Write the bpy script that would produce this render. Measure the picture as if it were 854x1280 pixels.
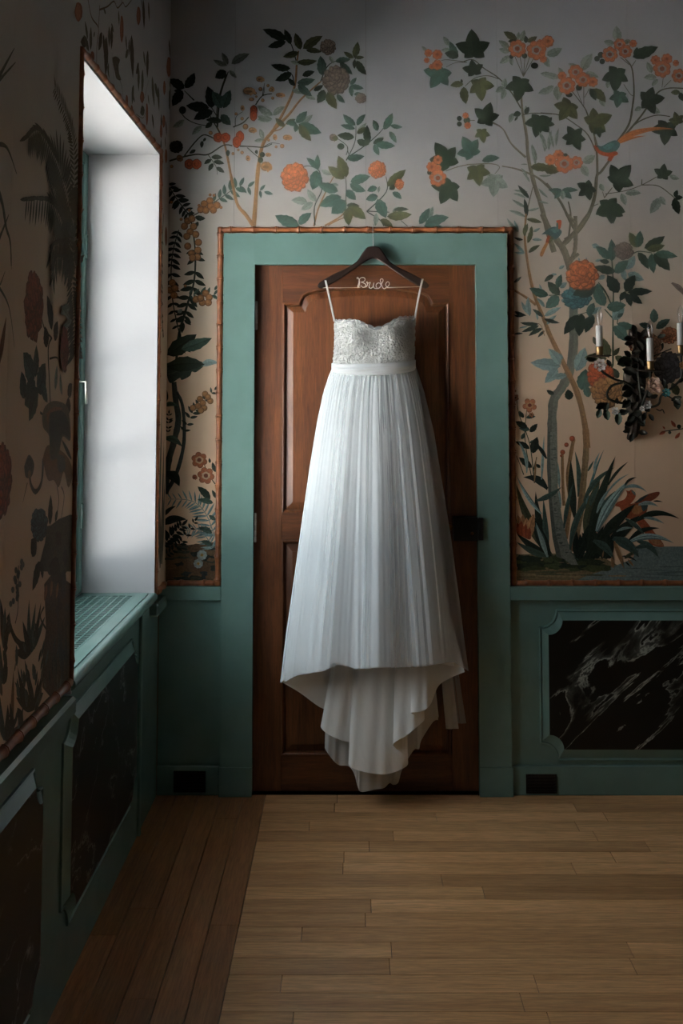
import bpy, bmesh, math, random
from mathutils import Vector

for o in list(bpy.data.objects): bpy.data.objects.remove(o, do_unlink=True)
SC = bpy.context.scene
COL = SC.collection

# ------------------------------------------------------------------ camera
F = 1244.4; CX = 437.0; HY = 490.0; TP = 0.0622       # focal length in pixels of the 854x1280 frame
PIT = math.atan(TP); CY = HY - F * TP
YB = 3.86            # wallpaper plane of the wall with the door
H = 1.5133           # eye height
XL = -0.7075         # wallpaper plane of the window wall
cam_d = bpy.data.cameras.new('camera'); cam = bpy.data.objects.new('camera', cam_d); COL.objects.link(cam)
cam_d.sensor_width = 36; cam_d.lens = 36 * F / 1280
cam_d.shift_x = -(CX - 427) / 1280; cam_d.shift_y = (CY - 640) / 1280
cam.location = (0, 0, H); cam.rotation_euler = (math.pi / 2 + PIT, 0, 0)
cam_d.clip_start = 0.05
SC.camera = cam

# ------------------------------------------------------------------ world, exposure
SKY = 5.0
world = bpy.data.worlds.new('overcast_sky'); SC.world = world; world.use_nodes = True
bg = world.node_tree.nodes['Background']
bg.inputs[0].default_value = (0.86, 0.94, 1.0, 1); bg.inputs[1].default_value = SKY
# high sun behind the house: it lights the pale forecourt outside the windows and never enters the room
sun_d = bpy.data.lights.new('sun', 'SUN'); sun_d.energy = 400; sun_d.angle = 0.03; sun_d.color = (0.97, 0.97, 1.0)
sun = bpy.data.objects.new('sun', sun_d); COL.objects.link(sun); sun.rotation_euler = (0, math.radians(40), math.radians(-12))
SC.view_settings.view_transform = 'Standard'; SC.view_settings.look = 'None'
SC.view_settings.exposure = 0.32; SC.view_settings.gamma = 1.0
SC.view_settings.use_curve_mapping = False
SC.cycles.max_bounces = 8; SC.cycles.diffuse_bounces = 5; SC.cycles.transparent_max_bounces = 24

# ------------------------------------------------------------------ helpers
def ray(px, py):
    a = (px - CX) / F; b = -(py - CY) / F
    return (a, math.cos(PIT) - b * math.sin(PIT), math.sin(PIT) + b * math.cos(PIT))
def hy(px, py, Y=YB):
    r = ray(px, py); k = Y / r[1]; return Vector((r[0] * k, Y, H + r[2] * k))
def hx(px, py, X=XL):
    r = ray(px, py); k = X / r[0]; return Vector((X, r[1] * k, H + r[2] * k))
def dp(px, py, d): return hy(px, py, YB - d)
def s2l(c): c /= 255.0; return c / 12.92 if c <= 0.04045 else ((c + 0.055) / 1.055) ** 2.4
def C(r, g, b): return (s2l(r), s2l(g), s2l(b), 1)
def lerp(a, b, t): return a + (b - a) * t
def interp(tab, x):
    if x <= tab[0][0]: return tab[0][1]
    for (a, b), (c, d) in zip(tab, tab[1:]):
        if x <= c: return b + (d - b) * (x - a) / (c - a)
    return tab[-1][1]
def crom(pts, k=6):
    """Catmull-Rom through pts (tuples of any length)."""
    out = []; n = len(pts)
    for i in range(n - 1):
        p0 = pts[max(i - 1, 0)]; p1 = pts[i]; p2 = pts[i + 1]; p3 = pts[min(i + 2, n - 1)]
        for j in range(k):
            t = j / k
            out.append(tuple(0.5 * (2 * b + (c - a) * t + (2 * a - 5 * b + 4 * c - d) * t * t + (3 * b - a - 3 * c + d) * t ** 3)
                             for a, b, c, d in zip(p0, p1, p2, p3)))
    out.append(tuple(pts[-1])); return out

MATS = {}
def mat(name, col, rough=0.5, metal=0.0, spec=0.5, build=None):
    m = bpy.data.materials.new(name); m.use_nodes = True; nt = m.node_tree
    b = nt.nodes['Principled BSDF']
    b.inputs['Base Color'].default_value = col; b.inputs['Roughness'].default_value = rough
    b.inputs['Metallic'].default_value = metal; b.inputs['Specular IOR Level'].default_value = spec
    if build: build(nt, b)
    MATS[name] = m; return m
def nd(nt, t, **kw):
    n = nt.nodes.new(t)
    for k, v in kw.items():
        if k.startswith('i_'): n.inputs[int(k[2:])].default_value = v
        else: setattr(n, k, v)
    return n
def L(nt, a, ao, b, bi): nt.links.new(a.outputs[ao], b.inputs[bi])
def ramp(nt, stops):
    r = nt.nodes.new('ShaderNodeValToRGB'); e = r.color_ramp.elements
    while len(e) < len(stops): e.new(0.5)
    for el, (p, c) in zip(e, stops): el.position = p; el.color = c
    return r
def bump(nt, b, src, out, strength, dist=0.01):
    n = nt.nodes.new('ShaderNodeBump'); n.inputs['Strength'].default_value = strength; n.inputs['Distance'].default_value = dist
    L(nt, src, out, n, 'Height'); L(nt, n, 0, b, 'Normal')
def noise(nt, scale, detail=4, vec=None, rough=0.5):
    n = nt.nodes.new('ShaderNodeTexNoise'); n.inputs['Scale'].default_value = scale
    n.inputs['Detail'].default_value = detail; n.inputs['Roughness'].default_value = rough
    if vec: L(nt, vec[0], vec[1], n, 'Vector')
    return n
def mapping(nt, scale=(1, 1, 1), loc=(0, 0, 0), rot=(0, 0, 0)):
    g = nt.nodes.new('ShaderNodeNewGeometry'); m = nt.nodes.new('ShaderNodeMapping')
    m.inputs['Scale'].default_value = scale; m.inputs['Location'].default_value = loc; m.inputs['Rotation'].default_value = rot
    L(nt, g, 'Position', m, 'Vector'); return m

class MB:
    """collects geometry; build() links it as one mesh object"""
    def __init__(s): s.v = []; s.f = []; s.c = []; s.sm = []
    def add(s, vs, fs, col=None, smooth=False):
        n = len(s.v); s.v += [tuple(v) for v in vs]
        for f in fs: s.f.append(tuple(i + n for i in f)); s.c.append(col); s.sm.append(smooth)
        return s
    def box(s, x0, y0, z0, x1, y1, z1, b=0.0):
        if b <= 0:
            vs = [(x, y, z) for x in (x0, x1) for y in (y0, y1) for z in (z0, z1)]
            return s.add(vs, [(0, 1, 3, 2), (4, 6, 7, 5), (0, 4, 5, 1), (2, 3, 7, 6), (0, 2, 6, 4), (1, 5, 7, 3)])
        vs = []; X = (x0, x1); Y = (y0, y1); Z = (z0, z1); idx = {}
        for i in (0, 1):
            for j in (0, 1):
                for k in (0, 1):
                    sx, sy, sz = (1 - 2 * i) * b, (1 - 2 * j) * b, (1 - 2 * k) * b
                    idx[i, j, k, 0] = len(vs); vs.append((X[i], Y[j] + sy, Z[k] + sz))
                    idx[i, j, k, 1] = len(vs); vs.append((X[i] + sx, Y[j], Z[k] + sz))
                    idx[i, j, k, 2] = len(vs); vs.append((X[i] + sx, Y[j] + sy, Z[k]))
        fs = []
        for i in (0, 1):
            fs.append([idx[i, j, k, 0] for j, k in ((0, 0), (1, 0), (1, 1), (0, 1))])
            fs.append([idx[j, i, k, 1] for j, k in ((0, 0), (1, 0), (1, 1), (0, 1))])
            fs.append([idx[j, k, i, 2] for j, k in ((0, 0), (1, 0), (1, 1), (0, 1))])
        for i in (0, 1):
            for j in (0, 1):
                fs.append([idx[i, j, 0, 0], idx[i, j, 0, 1], idx[i, j, 1, 1], idx[i, j, 1, 0]])
                fs.append([idx[i, 0, j, 0], idx[i, 0, j, 2], idx[i, 1, j, 2], idx[i, 1, j, 0]])
                fs.append([idx[0, i, j, 1], idx[0, i, j, 2], idx[1, i, j, 2], idx[1, i, j, 1]])
        for q in [(i, j, k) for i in (0, 1) for j in (0, 1) for k in (0, 1)]: fs.append([idx[q + (a,)] for a in range(3)])
        return s.add(vs, fs)
    def tube(s, pts, r, n=8, cap=True, smooth=True):
        """swept tube; r a number or list"""
        P = [Vector(p) for p in pts]; m = len(P)
        R = [r] * m if not isinstance(r, (list, tuple)) else r
        t0 = (P[1] - P[0]).normalized(); up = Vector((0, 0, 1)) if abs(t0.z) < 0.9 else Vector((0, 1, 0))
        nrm = t0.cross(up).normalized(); vs = []
        for i in range(m):
            t = (P[min(i + 1, m - 1)] - P[max(i - 1, 0)]).normalized()
            nrm = (nrm - t * nrm.dot(t)).normalized(); bn = t.cross(nrm)
            for k in range(n):
                a = 2 * math.pi * k / n; vs.append(P[i] + (nrm * math.cos(a) + bn * math.sin(a)) * R[i])
        fs = [(i * n + k, i * n + (k + 1) % n, (i + 1) * n + (k + 1) % n, (i + 1) * n + k) for i in range(m - 1) for k in range(n)]
        if cap: fs += [tuple(range(n))[::-1], tuple((m - 1) * n + k for k in range(n))]
        return s.add(vs, fs, smooth=smooth)
    def lathe(s, c, prof, n=16, axis='z', smooth=True):
        """prof list of (radius, height)"""
        vs = []
        for r, h in prof:
            for k in range(n):
                a = 2 * math.pi * k / n; u, w = r * math.cos(a), r * math.sin(a)
                vs.append({'z': (c[0] + u, c[1] + w, c[2] + h), 'y': (c[0] + u, c[1] + h, c[2] + w), 'x': (c[0] + h, c[1] + u, c[2] + w)}[axis])
        m = len(prof)
        fs = [(i * n + k, i * n + (k + 1) % n, (i + 1) * n + (k + 1) % n, (i + 1) * n + k) for i in range(m - 1) for k in range(n)]
        if prof[0][0] > 1e-5: fs.append(tuple(range(n))[::-1])
        if prof[-1][0] > 1e-5: fs.append(tuple((m - 1) * n + k for k in range(n)))
        return s.add(vs, fs, smooth=smooth)
    def grid(s, rows, closed=False, smooth=True):
        m = len(rows); n = len(rows[0]); vs = [p for r in rows for p in r]
        fs = [(i * n + k, i * n + (k + 1) % n, (i + 1) * n + (k + 1) % n, (i + 1) * n + k) for i in range(m - 1) for k in range(n if closed else n - 1)]
        return s.add(vs, fs, smooth=smooth)
    def prism(s, pts, off):
        """polygon pts (3D) extruded by vector off"""
        n = len(pts); o = Vector(off); vs = [Vector(p) for p in pts] + [Vector(p) + o for p in pts]
        return s.add(vs, [tuple(range(n))[::-1], tuple(range(n, 2 * n))] + [(k, (k + 1) % n, n + (k + 1) % n, n + k) for k in range(n)])
    def build(s, name, m, parent=None, fixn=True):
        me = bpy.data.meshes.new(name)
        if parent is not None:
            pl = PLOC.get(parent.name, Vector((0, 0, 0)))
        else: pl = Vector((0, 0, 0))
        me.from_pydata([(v[0] - pl.x, v[1] - pl.y, v[2] - pl.z) for v in s.v], [], s.f)
        me.polygons.foreach_set('use_smooth', s.sm)
        if any(c is not None for c in s.c):
            at = me.color_attributes.new('Col', 'FLOAT_COLOR', 'CORNER'); buf = []
            for p, c in zip(me.polygons, s.c): buf += list(c) * p.loop_total
            at.data.foreach_set('color', buf)
        if fixn:
            bm = bmesh.new(); bm.from_mesh(me); bmesh.ops.recalc_face_normals(bm, faces=bm.faces); bm.to_mesh(me); bm.free()
        me.materials.append(MATS[m] if isinstance(m, str) else m)
        o = bpy.data.objects.new(name, me); COL.objects.link(o)
        if parent is not None: o.parent = parent; PLOC[o.name] = pl
        return o
PLOC = {}
def tag(o, label, cat=None, group=None, kind=None):
    o['label'] = label
    if cat: o['category'] = cat
    if group: o['group'] = group
    if kind: o['kind'] = kind
    return o
def empty(name, loc=(0, 0, 0)):
    o = bpy.data.objects.new(name, None); COL.objects.link(o); o.location = loc; o.empty_display_size = 0.05
    PLOC[o.name] = Vector(loc); return o
def struct(o, label): return tag(o, label, kind='structure')

# ------------------------------------------------------------------ materials
def m_paint(nt, b):
    n = noise(nt, 9, 3, (mapping(nt), 0)); r = ramp(nt, [(0.3, C(104, 136, 130)), (0.7, C(112, 144, 138))]); L(nt, n, 'Fac', r, 0); L(nt, r, 0, b, 'Base Color')
    n2 = noise(nt, 260, 2, (mapping(nt, (1, 1, .25)), 0)); bump(nt, b, n2, 'Fac', 0.08, 0.002)
mat('green_paint', C(102, 144, 135), 0.26, build=m_paint)
def m_plaster(nt, b):
    n = noise(nt, 60, 5, (mapping(nt), 0)); bump(nt, b, n, 'Fac', 0.12, 0.004)
mat('white_plaster', C(176, 176, 178), 0.8, build=m_plaster)
mat('ceiling_plaster', C(176, 172, 166), 0.9, build=m_plaster)
mat('pale_gravel', C(206, 202, 194), 0.95)
mat('plain_wall', C(112, 104, 94), 0.9, build=m_plaster)
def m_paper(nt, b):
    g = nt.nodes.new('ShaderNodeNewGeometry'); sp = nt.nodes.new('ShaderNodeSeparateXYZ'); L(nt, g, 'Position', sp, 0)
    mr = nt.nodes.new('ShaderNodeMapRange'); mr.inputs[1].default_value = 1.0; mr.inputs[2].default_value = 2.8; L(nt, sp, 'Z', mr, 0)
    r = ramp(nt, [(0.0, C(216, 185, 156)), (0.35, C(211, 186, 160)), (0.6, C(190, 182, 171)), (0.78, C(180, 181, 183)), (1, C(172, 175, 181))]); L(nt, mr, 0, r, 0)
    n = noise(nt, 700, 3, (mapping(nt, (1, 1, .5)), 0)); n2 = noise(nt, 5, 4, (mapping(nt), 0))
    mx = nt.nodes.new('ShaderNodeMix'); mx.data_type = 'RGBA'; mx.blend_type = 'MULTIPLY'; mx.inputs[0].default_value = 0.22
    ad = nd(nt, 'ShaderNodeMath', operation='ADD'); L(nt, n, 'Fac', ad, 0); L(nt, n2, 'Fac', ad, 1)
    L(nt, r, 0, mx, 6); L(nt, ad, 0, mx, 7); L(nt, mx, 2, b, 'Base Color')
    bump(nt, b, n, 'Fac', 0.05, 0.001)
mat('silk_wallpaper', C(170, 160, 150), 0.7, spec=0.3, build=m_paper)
def m_print(nt, b):
    a = nt.nodes.new('ShaderNodeVertexColor'); a.layer_name = 'Col'
    n = noise(nt, 160, 4, (mapping(nt), 0)); r = ramp(nt, [(0.25, (0.62, 0.62, 0.62, 1)), (0.75, (1.25, 1.25, 1.25, 1))]); L(nt, n, 'Fac', r, 0)
    mx = nt.nodes.new('ShaderNodeMix'); mx.data_type = 'RGBA'; mx.blend_type = 'MULTIPLY'; mx.inputs[0].default_value = 1
    L(nt, a, 0, mx, 6); L(nt, r, 0, mx, 7); L(nt, mx, 2, b, 'Base Color')
mat('wallpaper_print', C(80, 90, 80), 0.75, spec=0.25, build=m_print)
def wood(light, dark, axis, rough, ring=(26, 26, 2.2), rnd=False):
    def f(nt, b):
        sc = {'x': (ring[2], ring[0], ring[1]), 'y': (ring[0], ring[2], ring[1]), 'z': (ring[0], ring[1], ring[2])}[axis]
        m = mapping(nt, sc)
        if rnd:
            oi = nt.nodes.new('ShaderNodeObjectInfo'); mu = nd(nt, 'ShaderNodeMath', operation='MULTIPLY'); mu.inputs[1].default_value = 37.0
            L(nt, oi, 'Random', mu, 0); cb = nt.nodes.new('ShaderNodeCombineXYZ'); L(nt, mu, 0, cb, 0); L(nt, mu, 0, cb, 1); L(nt, mu, 0, cb, 2); L(nt, cb, 0, m, 'Location')
        n = noise(nt, 1.0, 6, (m, 0), 0.6); n.inputs['Distortion'].default_value = 0.6
        r = ramp(nt, [(0.32, dark), (0.5, tuple((a + c) / 2 for a, c in zip(light, dark))), (0.68, light)]); L(nt, n, 'Fac', r, 0)
        fine = mapping(nt, tuple(7 * s for s in sc)); n2 = noise(nt, 1.0, 3, (fine, 0), 0.7)
        r2 = ramp(nt, [(0.35, (0.72, 0.72, 0.72, 1)), (0.6, (1.08, 1.08, 1.08, 1))]); L(nt, n2, 'Fac', r2, 0)
        mx = nt.nodes.new('ShaderNodeMix'); mx.data_type = 'RGBA'; mx.blend_type = 'MULTIPLY'; mx.inputs[0].default_value = 1; L(nt, r, 0, mx, 6); L(nt, r2, 0, mx, 7)
        last = mx
        if rnd:
            r3 = ramp(nt, [(0, (0.74, 0.72, 0.70, 1)), (0.5, (0.95, 0.95, 0.95, 1)), (1, (1.14, 1.15, 1.18, 1))]); L(nt, oi, 'Random', r3, 0)
            m3 = nt.nodes.new('ShaderNodeMix'); m3.data_type = 'RGBA'; m3.blend_type = 'MULTIPLY'; m3.inputs[0].default_value = 1; L(nt, mx, 2, m3, 6); L(nt, r3, 0, m3, 7); last = m3
        L(nt, last, 2, b, 'Base Color'); bump(nt, b, n2, 'Fac', 0.06, 0.001)
    return f
mat('door_wood', C(120, 74, 44), 0.42, build=wood(C(114, 68, 38), C(70, 37, 17), 'z', .42))
mat('door_wood_cross', C(120, 74, 44), 0.42, build=wood(C(104, 60, 33), C(64, 33, 15), 'x', .42))
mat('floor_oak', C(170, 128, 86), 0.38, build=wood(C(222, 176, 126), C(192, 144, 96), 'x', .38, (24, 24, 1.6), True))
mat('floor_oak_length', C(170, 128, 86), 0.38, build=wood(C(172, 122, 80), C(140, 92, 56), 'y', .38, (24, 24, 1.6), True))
mat('subfloor', C(40, 26, 16), 0.9)
def m_bamboo(nt, b):
    n = noise(nt, 40, 4, (mapping(nt), 0)); r = ramp(nt, [(0.3, C(112, 62, 34)), (0.7, C(154, 94, 56))]); L(nt, n, 'Fac', r, 0); L(nt, r, 0, b, 'Base Color')
mat('bamboo_red', C(150, 84, 46), 0.4, build=m_bamboo)
def m_marble(nt, b):
    m = mapping(nt, (1.5, 1.5, 1.5), rot=(0, math.radians(42), 0)); wv = nt.nodes.new('ShaderNodeTexNoise'); wv.inputs['Scale'].default_value = 2.4; wv.inputs['Detail'].default_value = 9; wv.inputs['Roughness'].default_value = .55; wv.inputs['Distortion'].default_value = 0.5
    mr_ = mapping(nt, rot=(0, math.radians(42), 0)); m2 = nt.nodes.new('ShaderNodeMapping'); m2.inputs['Scale'].default_value = (0.6, 1.6, 2.6); L(nt, mr_, 0, m2, 'Vector'); L(nt, m2, 0, wv, 'Vector')
    r = ramp(nt, [(0.470, (0, 0, 0, 1)), (0.492, (0.18, 0.18, 0.18, 1)), (0.500, (1, 1, 1, 1)), (0.507, (0, 0, 0, 1))]); L(nt, wv, 'Fac', r, 0)
    n = noise(nt, 5, 3, (m, 0)); r1 = ramp(nt, [(0.38, (0, 0, 0, 1)), (0.58, (1, 1, 1, 1))]); L(nt, n, 'Fac', r1, 0)
    mu = nd(nt, 'ShaderNodeMath', operation='MULTIPLY'); L(nt, r, 0, mu, 0); L(nt, r1, 0, mu, 1)
    mx = nt.nodes.new('ShaderNodeMix'); mx.data_type = 'RGBA'; L(nt, mu, 0, mx, 0); mx.inputs[6].default_value = C(16, 17, 14); mx.inputs[7].default_value = C(176, 184, 176); L(nt, mx, 2, b, 'Base Color')
mat('black_marble', C(14, 15, 13), 0.32, spec=0.35, build=m_marble)
mat('black_metal', C(14, 13, 12), 0.5, metal=0.3)
mat('steel', C(190, 188, 180), 0.3, metal=1)
mat('silver_wire', C(226, 226, 224), 0.35, metal=0.45)
mat('brass_dark', C(120, 84, 44), 0.35, metal=1)
mat('brass', C(150, 122, 84), 0.45, metal=0.7)
mat('hanger_wood', C(26, 12, 8), 0.5, spec=0.3)
mat('bronze_leaf', C(28, 30, 22), 0.65, metal=0.1, spec=.3)
mat('bronze_brown', C(38, 27, 18), 0.65, metal=0.1, spec=.3)
mat('green_leaf', C(44, 62, 44), 0.5)
mat('candle_white', C(226, 224, 222), 0.4)
mat('porcelain_white', C(222, 220, 220), 0.2)
mat('porcelain_pink', C(214, 186, 170), 0.25)
mat('porcelain_blue', C(92, 160, 168), 0.25)
mat('porcelain_orange', C(206, 150, 96), 0.25)
def m_glass(nt, b):
    out = nt.nodes['Material Output']; t = nt.nodes.new('ShaderNodeBsdfTransparent'); g = nt.nodes.new('ShaderNodeBsdfGlossy'); g.inputs['Roughness'].default_value = 0.02
    lw = nt.nodes.new('ShaderNodeFresnel'); ge = nt.nodes.new('ShaderNodeNewGeometry'); io = nt.nodes.new('ShaderNodeMapRange'); io.inputs[3].default_value = 1.45; io.inputs[4].default_value = 1 / 1.45; L(nt, ge, 'Backfacing', io, 0); L(nt, io, 0, lw, 0); mx = nt.nodes.new('ShaderNodeMixShader'); L(nt, lw, 0, mx, 0); L(nt, t, 0, mx, 1); L(nt, g, 0, mx, 2); L(nt, mx, 0, out, 0)
mat('window_glass', (1, 1, 1, 1), build=m_glass)
def m_bulb(nt, b):
    out = nt.nodes['Material Output']; t = nt.nodes.new('ShaderNodeBsdfTransparent'); t.inputs[0].default_value = (.93, .93, .93, 1); g = nt.nodes.new('ShaderNodeBsdfGlossy'); g.inputs['Roughness'].default_value = 0.06
    lw = nt.nodes.new('ShaderNodeLayerWeight'); lw.inputs[0].default_value = 0.5; mx = nt.nodes.new('ShaderNodeMixShader'); L(nt, lw, 'Facing', mx, 0); L(nt, t, 0, mx, 1); L(nt, g, 0, mx, 2); L(nt, mx, 0, out, 0)
mat('bulb_glass', (1, 1, 1, 1), build=m_bulb)
def cloth(alpha, col, streak=0, fine=900):
    def f(nt, b):
        out = nt.nodes['Material Output']; d = nt.nodes.new('ShaderNodeBsdfDiffuse'); tr = nt.nodes.new('ShaderNodeBsdfTranslucent')
        d.inputs[0].default_value = col; tr.inputs[0].default_value = col
        m1 = nt.nodes.new('ShaderNodeMixShader'); m1.inputs[0].default_value = 0.1; L(nt, d, 0, m1, 1); L(nt, tr, 0, m1, 2)
        n = noise(nt, fine, 2, (mapping(nt), 0)); bp = nt.nodes.new('ShaderNodeBump'); bp.inputs['Strength'].default_value = .15; bp.inputs['Distance'].default_value = .001; L(nt, n, 'Fac', bp, 'Height'); L(nt, bp, 0, d, 'Normal')
        if alpha >= 1: L(nt, m1, 0, out, 0); return
        t = nt.nodes.new('ShaderNodeBsdfTransparent'); m2 = nt.nodes.new('ShaderNodeMixShader'); L(nt, t, 0, m2, 1); L(nt, m1, 0, m2, 2)
        # a sheer weave looks denser where it is seen edge-on
        lw = nt.nodes.new('ShaderNodeLayerWeight'); lw.inputs[0].default_value = 0.35
        mr = nt.nodes.new('ShaderNodeMapRange'); mr.inputs[3].default_value = alpha; mr.inputs[4].default_value = min(1, alpha + 0.15); L(nt, lw, 'Facing', mr, 0); L(nt, mr, 0, m2, 0)
        L(nt, m2, 0, out, 0)
    return f
WHITE = C(242, 247, 249)
mat('dress_tulle', WHITE, .9, build=cloth(1, WHITE)); mat('dress_sheer', WHITE, .9, build=cloth(0.26, WHITE)); mat('dress_under_tulle', WHITE, .9, build=cloth(0.62, C(234, 236, 234)))
mat('dress_sash', WHITE, .8, build=cloth(1, C(236, 240, 241)))
mat('lace_sheer', WHITE, .9, build=cloth(0.35, WHITE))
def m_satin(nt, b):
    n = noise(nt, 22, 4, (mapping(nt, (1.6, 1, .5)), 0)); bump(nt, b, n, 'Fac', 0.25, 0.01)
mat('satin', C(238, 237, 232), 0.45, spec=0.4, build=m_satin)
def m_lace(nt, b):
    v = nt.nodes.new('ShaderNodeTexVoronoi'); v.inputs['Scale'].default_value = 130; L(nt, mapping(nt), 0, v, 'Vector')
    n = noise(nt, 190, 3, (mapping(nt), 0)); ad = nd(nt, 'ShaderNodeMath', operation='ADD'); L(nt, v, 'Distance', ad, 0); L(nt, n, 'Fac', ad, 1); bump(nt, b, ad, 0, 0.9, 0.005)
mat('lace', C(240, 240, 237), 0.8, spec=.2, build=m_lace)

# ------------------------------------------------------------------ room shell
ZC = 3.3; XR = 6.0; YF = -4.4; WT = 0.42
WIN = [(2.579, 3.664, 0.787, 2.4013), (-3.6, -2.515, 0.787, 2.4013)]
XW = XL - 0.03       # wall behind the wallpaper boards and the wainscot
def shell():
    f = struct(MB().box(-1.3, YF - .2, -0.2, XR + .2, YB + .25, -0.02).build('floor', 'subfloor'), 'pale oak strip floor running parallel to the door wall')
    struct(MB().box(-1.3, YF - .2, ZC, XR + .2, YB + .25, ZC + .15).build('ceiling', 'ceiling_plaster'), 'plain plaster ceiling of the room')
    struct(MB().box(XR, YF, -.02, XR + .2, YB + .25, ZC).build('wall_right', 'plain_wall'), 'plain wall opposite the window wall')
    struct(MB().box(-1.3, YF - .2, -.02, XR + .2, YF, ZC).build('wall_front', 'plain_wall'), 'plain wall facing the wooden door')
    # back wall with the door opening
    dl, dr, dt = -0.385, 0.506, 2.03
    b = MB(); b.box(-1.3, YB + .004, -.02, dl, YB + .25, ZC); b.box(dr, YB + .004, -.02, XR, YB + .25, ZC); b.box(dl, YB + .004, dt, dr, YB + .25, ZC)
    b.box(dl, YB + .12, -.02, dr, YB + .25, dt)
    wb = struct(b.build('wall_back', 'plain_wall'), 'wall with the wooden door, papered with painted flowering trees')
    # left wall with window openings
    w = MB(); ys = [YF] + [v for q in sorted(WIN) for v in q[:2]] + [YB + .004]
    for i in range(0, len(ys), 2): w.box(XW - WT, ys[i], -.02, XW, ys[i + 1], ZC)
    for y0, y1, z0, z1 in WIN: w.box(XW - WT, y0, z1, XW, y1, ZC); w.box(XW - WT, y0, -.02, XW - 0.02, y1, z0 - .09); w.box(XW - WT, y0, z0 - .09, XL - .264, y1, z0)
    wl = struct(w.build('wall_left', 'white_plaster'), 'window wall papered with painted palms, flowers and a heron')
    return f, wb, wl
floor, wall_back, wall_left = shell()
g = MB(); g.box(-40, -40, -.6, -1.3, 45, -.4); struct(g.build('ground', 'pale_gravel'), 'pale gravel forecourt outside the windows')
f_ = MB(); f_.box(-1.3, YF - .2, -.6, XR + .2, YB + .25, -.2); struct(f_.build('foundation', 'plain_wall'), 'masonry base under the floor')

# wallpaper drops
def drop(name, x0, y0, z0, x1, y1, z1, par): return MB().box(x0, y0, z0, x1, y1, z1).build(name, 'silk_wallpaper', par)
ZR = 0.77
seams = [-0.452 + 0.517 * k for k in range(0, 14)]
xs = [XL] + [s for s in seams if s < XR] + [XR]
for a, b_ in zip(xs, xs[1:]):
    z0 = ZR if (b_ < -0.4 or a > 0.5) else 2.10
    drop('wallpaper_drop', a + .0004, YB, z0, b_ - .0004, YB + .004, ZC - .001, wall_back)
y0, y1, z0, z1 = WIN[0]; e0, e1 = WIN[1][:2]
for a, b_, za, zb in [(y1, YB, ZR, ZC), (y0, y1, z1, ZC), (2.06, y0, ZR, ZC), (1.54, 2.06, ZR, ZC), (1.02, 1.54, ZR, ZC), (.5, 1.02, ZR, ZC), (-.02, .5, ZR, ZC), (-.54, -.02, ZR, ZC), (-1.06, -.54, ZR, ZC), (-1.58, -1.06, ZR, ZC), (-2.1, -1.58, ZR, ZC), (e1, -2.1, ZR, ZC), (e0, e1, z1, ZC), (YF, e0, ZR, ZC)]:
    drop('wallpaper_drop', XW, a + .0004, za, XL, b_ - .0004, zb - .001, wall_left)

# floor boards: one unit mesh, scaled
def unit_board():
    m = MB(); m.box(-.5, -.5, -.5, .5, .5, .5); return m
random.seed(4)
bm_x = None
def board(name, x0, x1, y0, y1, matn):
    global bm_x
    o = unit_board().build(name, matn, floor) if bm_x is None else None
    if bm_x is None: bm_x = {matn: o.data}
    else:
        if matn not in bm_x:
            me = list(bm_x.values())[0].copy(); me.materials.clear(); me.materials.append(MATS[matn]); bm_x[matn] = me
        o = bpy.data.objects.new(name, bm_x[matn]); COL.objects.link(o); o.parent = floor
    o.location = ((x0 + x1) / 2, (y0 + y1) / 2, -.01); o.scale = (x1 - x0 - .0022, y1 - y0 - .0014, .02)
BW = 0.0773; BX = -0.315
rows = int((YB - .9) / BW); far = MB()
for r in range(0, int((YB - YF) / BW) + 1):
    yb = YB - .012 - r * BW; ya = max(yb - BW, YF)
    x = BX; first = True
    while x < XR:
        ln = random.uniform(.12, .75) if first else random.uniform(.45, 1.25); first = False
        xe = min(x + ln, XR)
        if XR - xe < .15: xe = XR
        if r < 33: board('floor_board', x, xe, ya, yb, 'floor_oak')
        else: far.box(x + .0006, ya + .0006, -.02, xe - .0006, yb - .0006, 0)
        x = xe
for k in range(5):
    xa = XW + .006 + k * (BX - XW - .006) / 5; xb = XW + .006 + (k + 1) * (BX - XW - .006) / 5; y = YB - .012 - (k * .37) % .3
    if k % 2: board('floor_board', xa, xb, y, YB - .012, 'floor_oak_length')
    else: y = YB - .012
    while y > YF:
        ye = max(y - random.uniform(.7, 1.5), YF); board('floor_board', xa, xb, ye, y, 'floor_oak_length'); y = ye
o = far.build('floor_boards', 'floor_oak', floor); o['kind'] = 'stuff'

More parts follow.
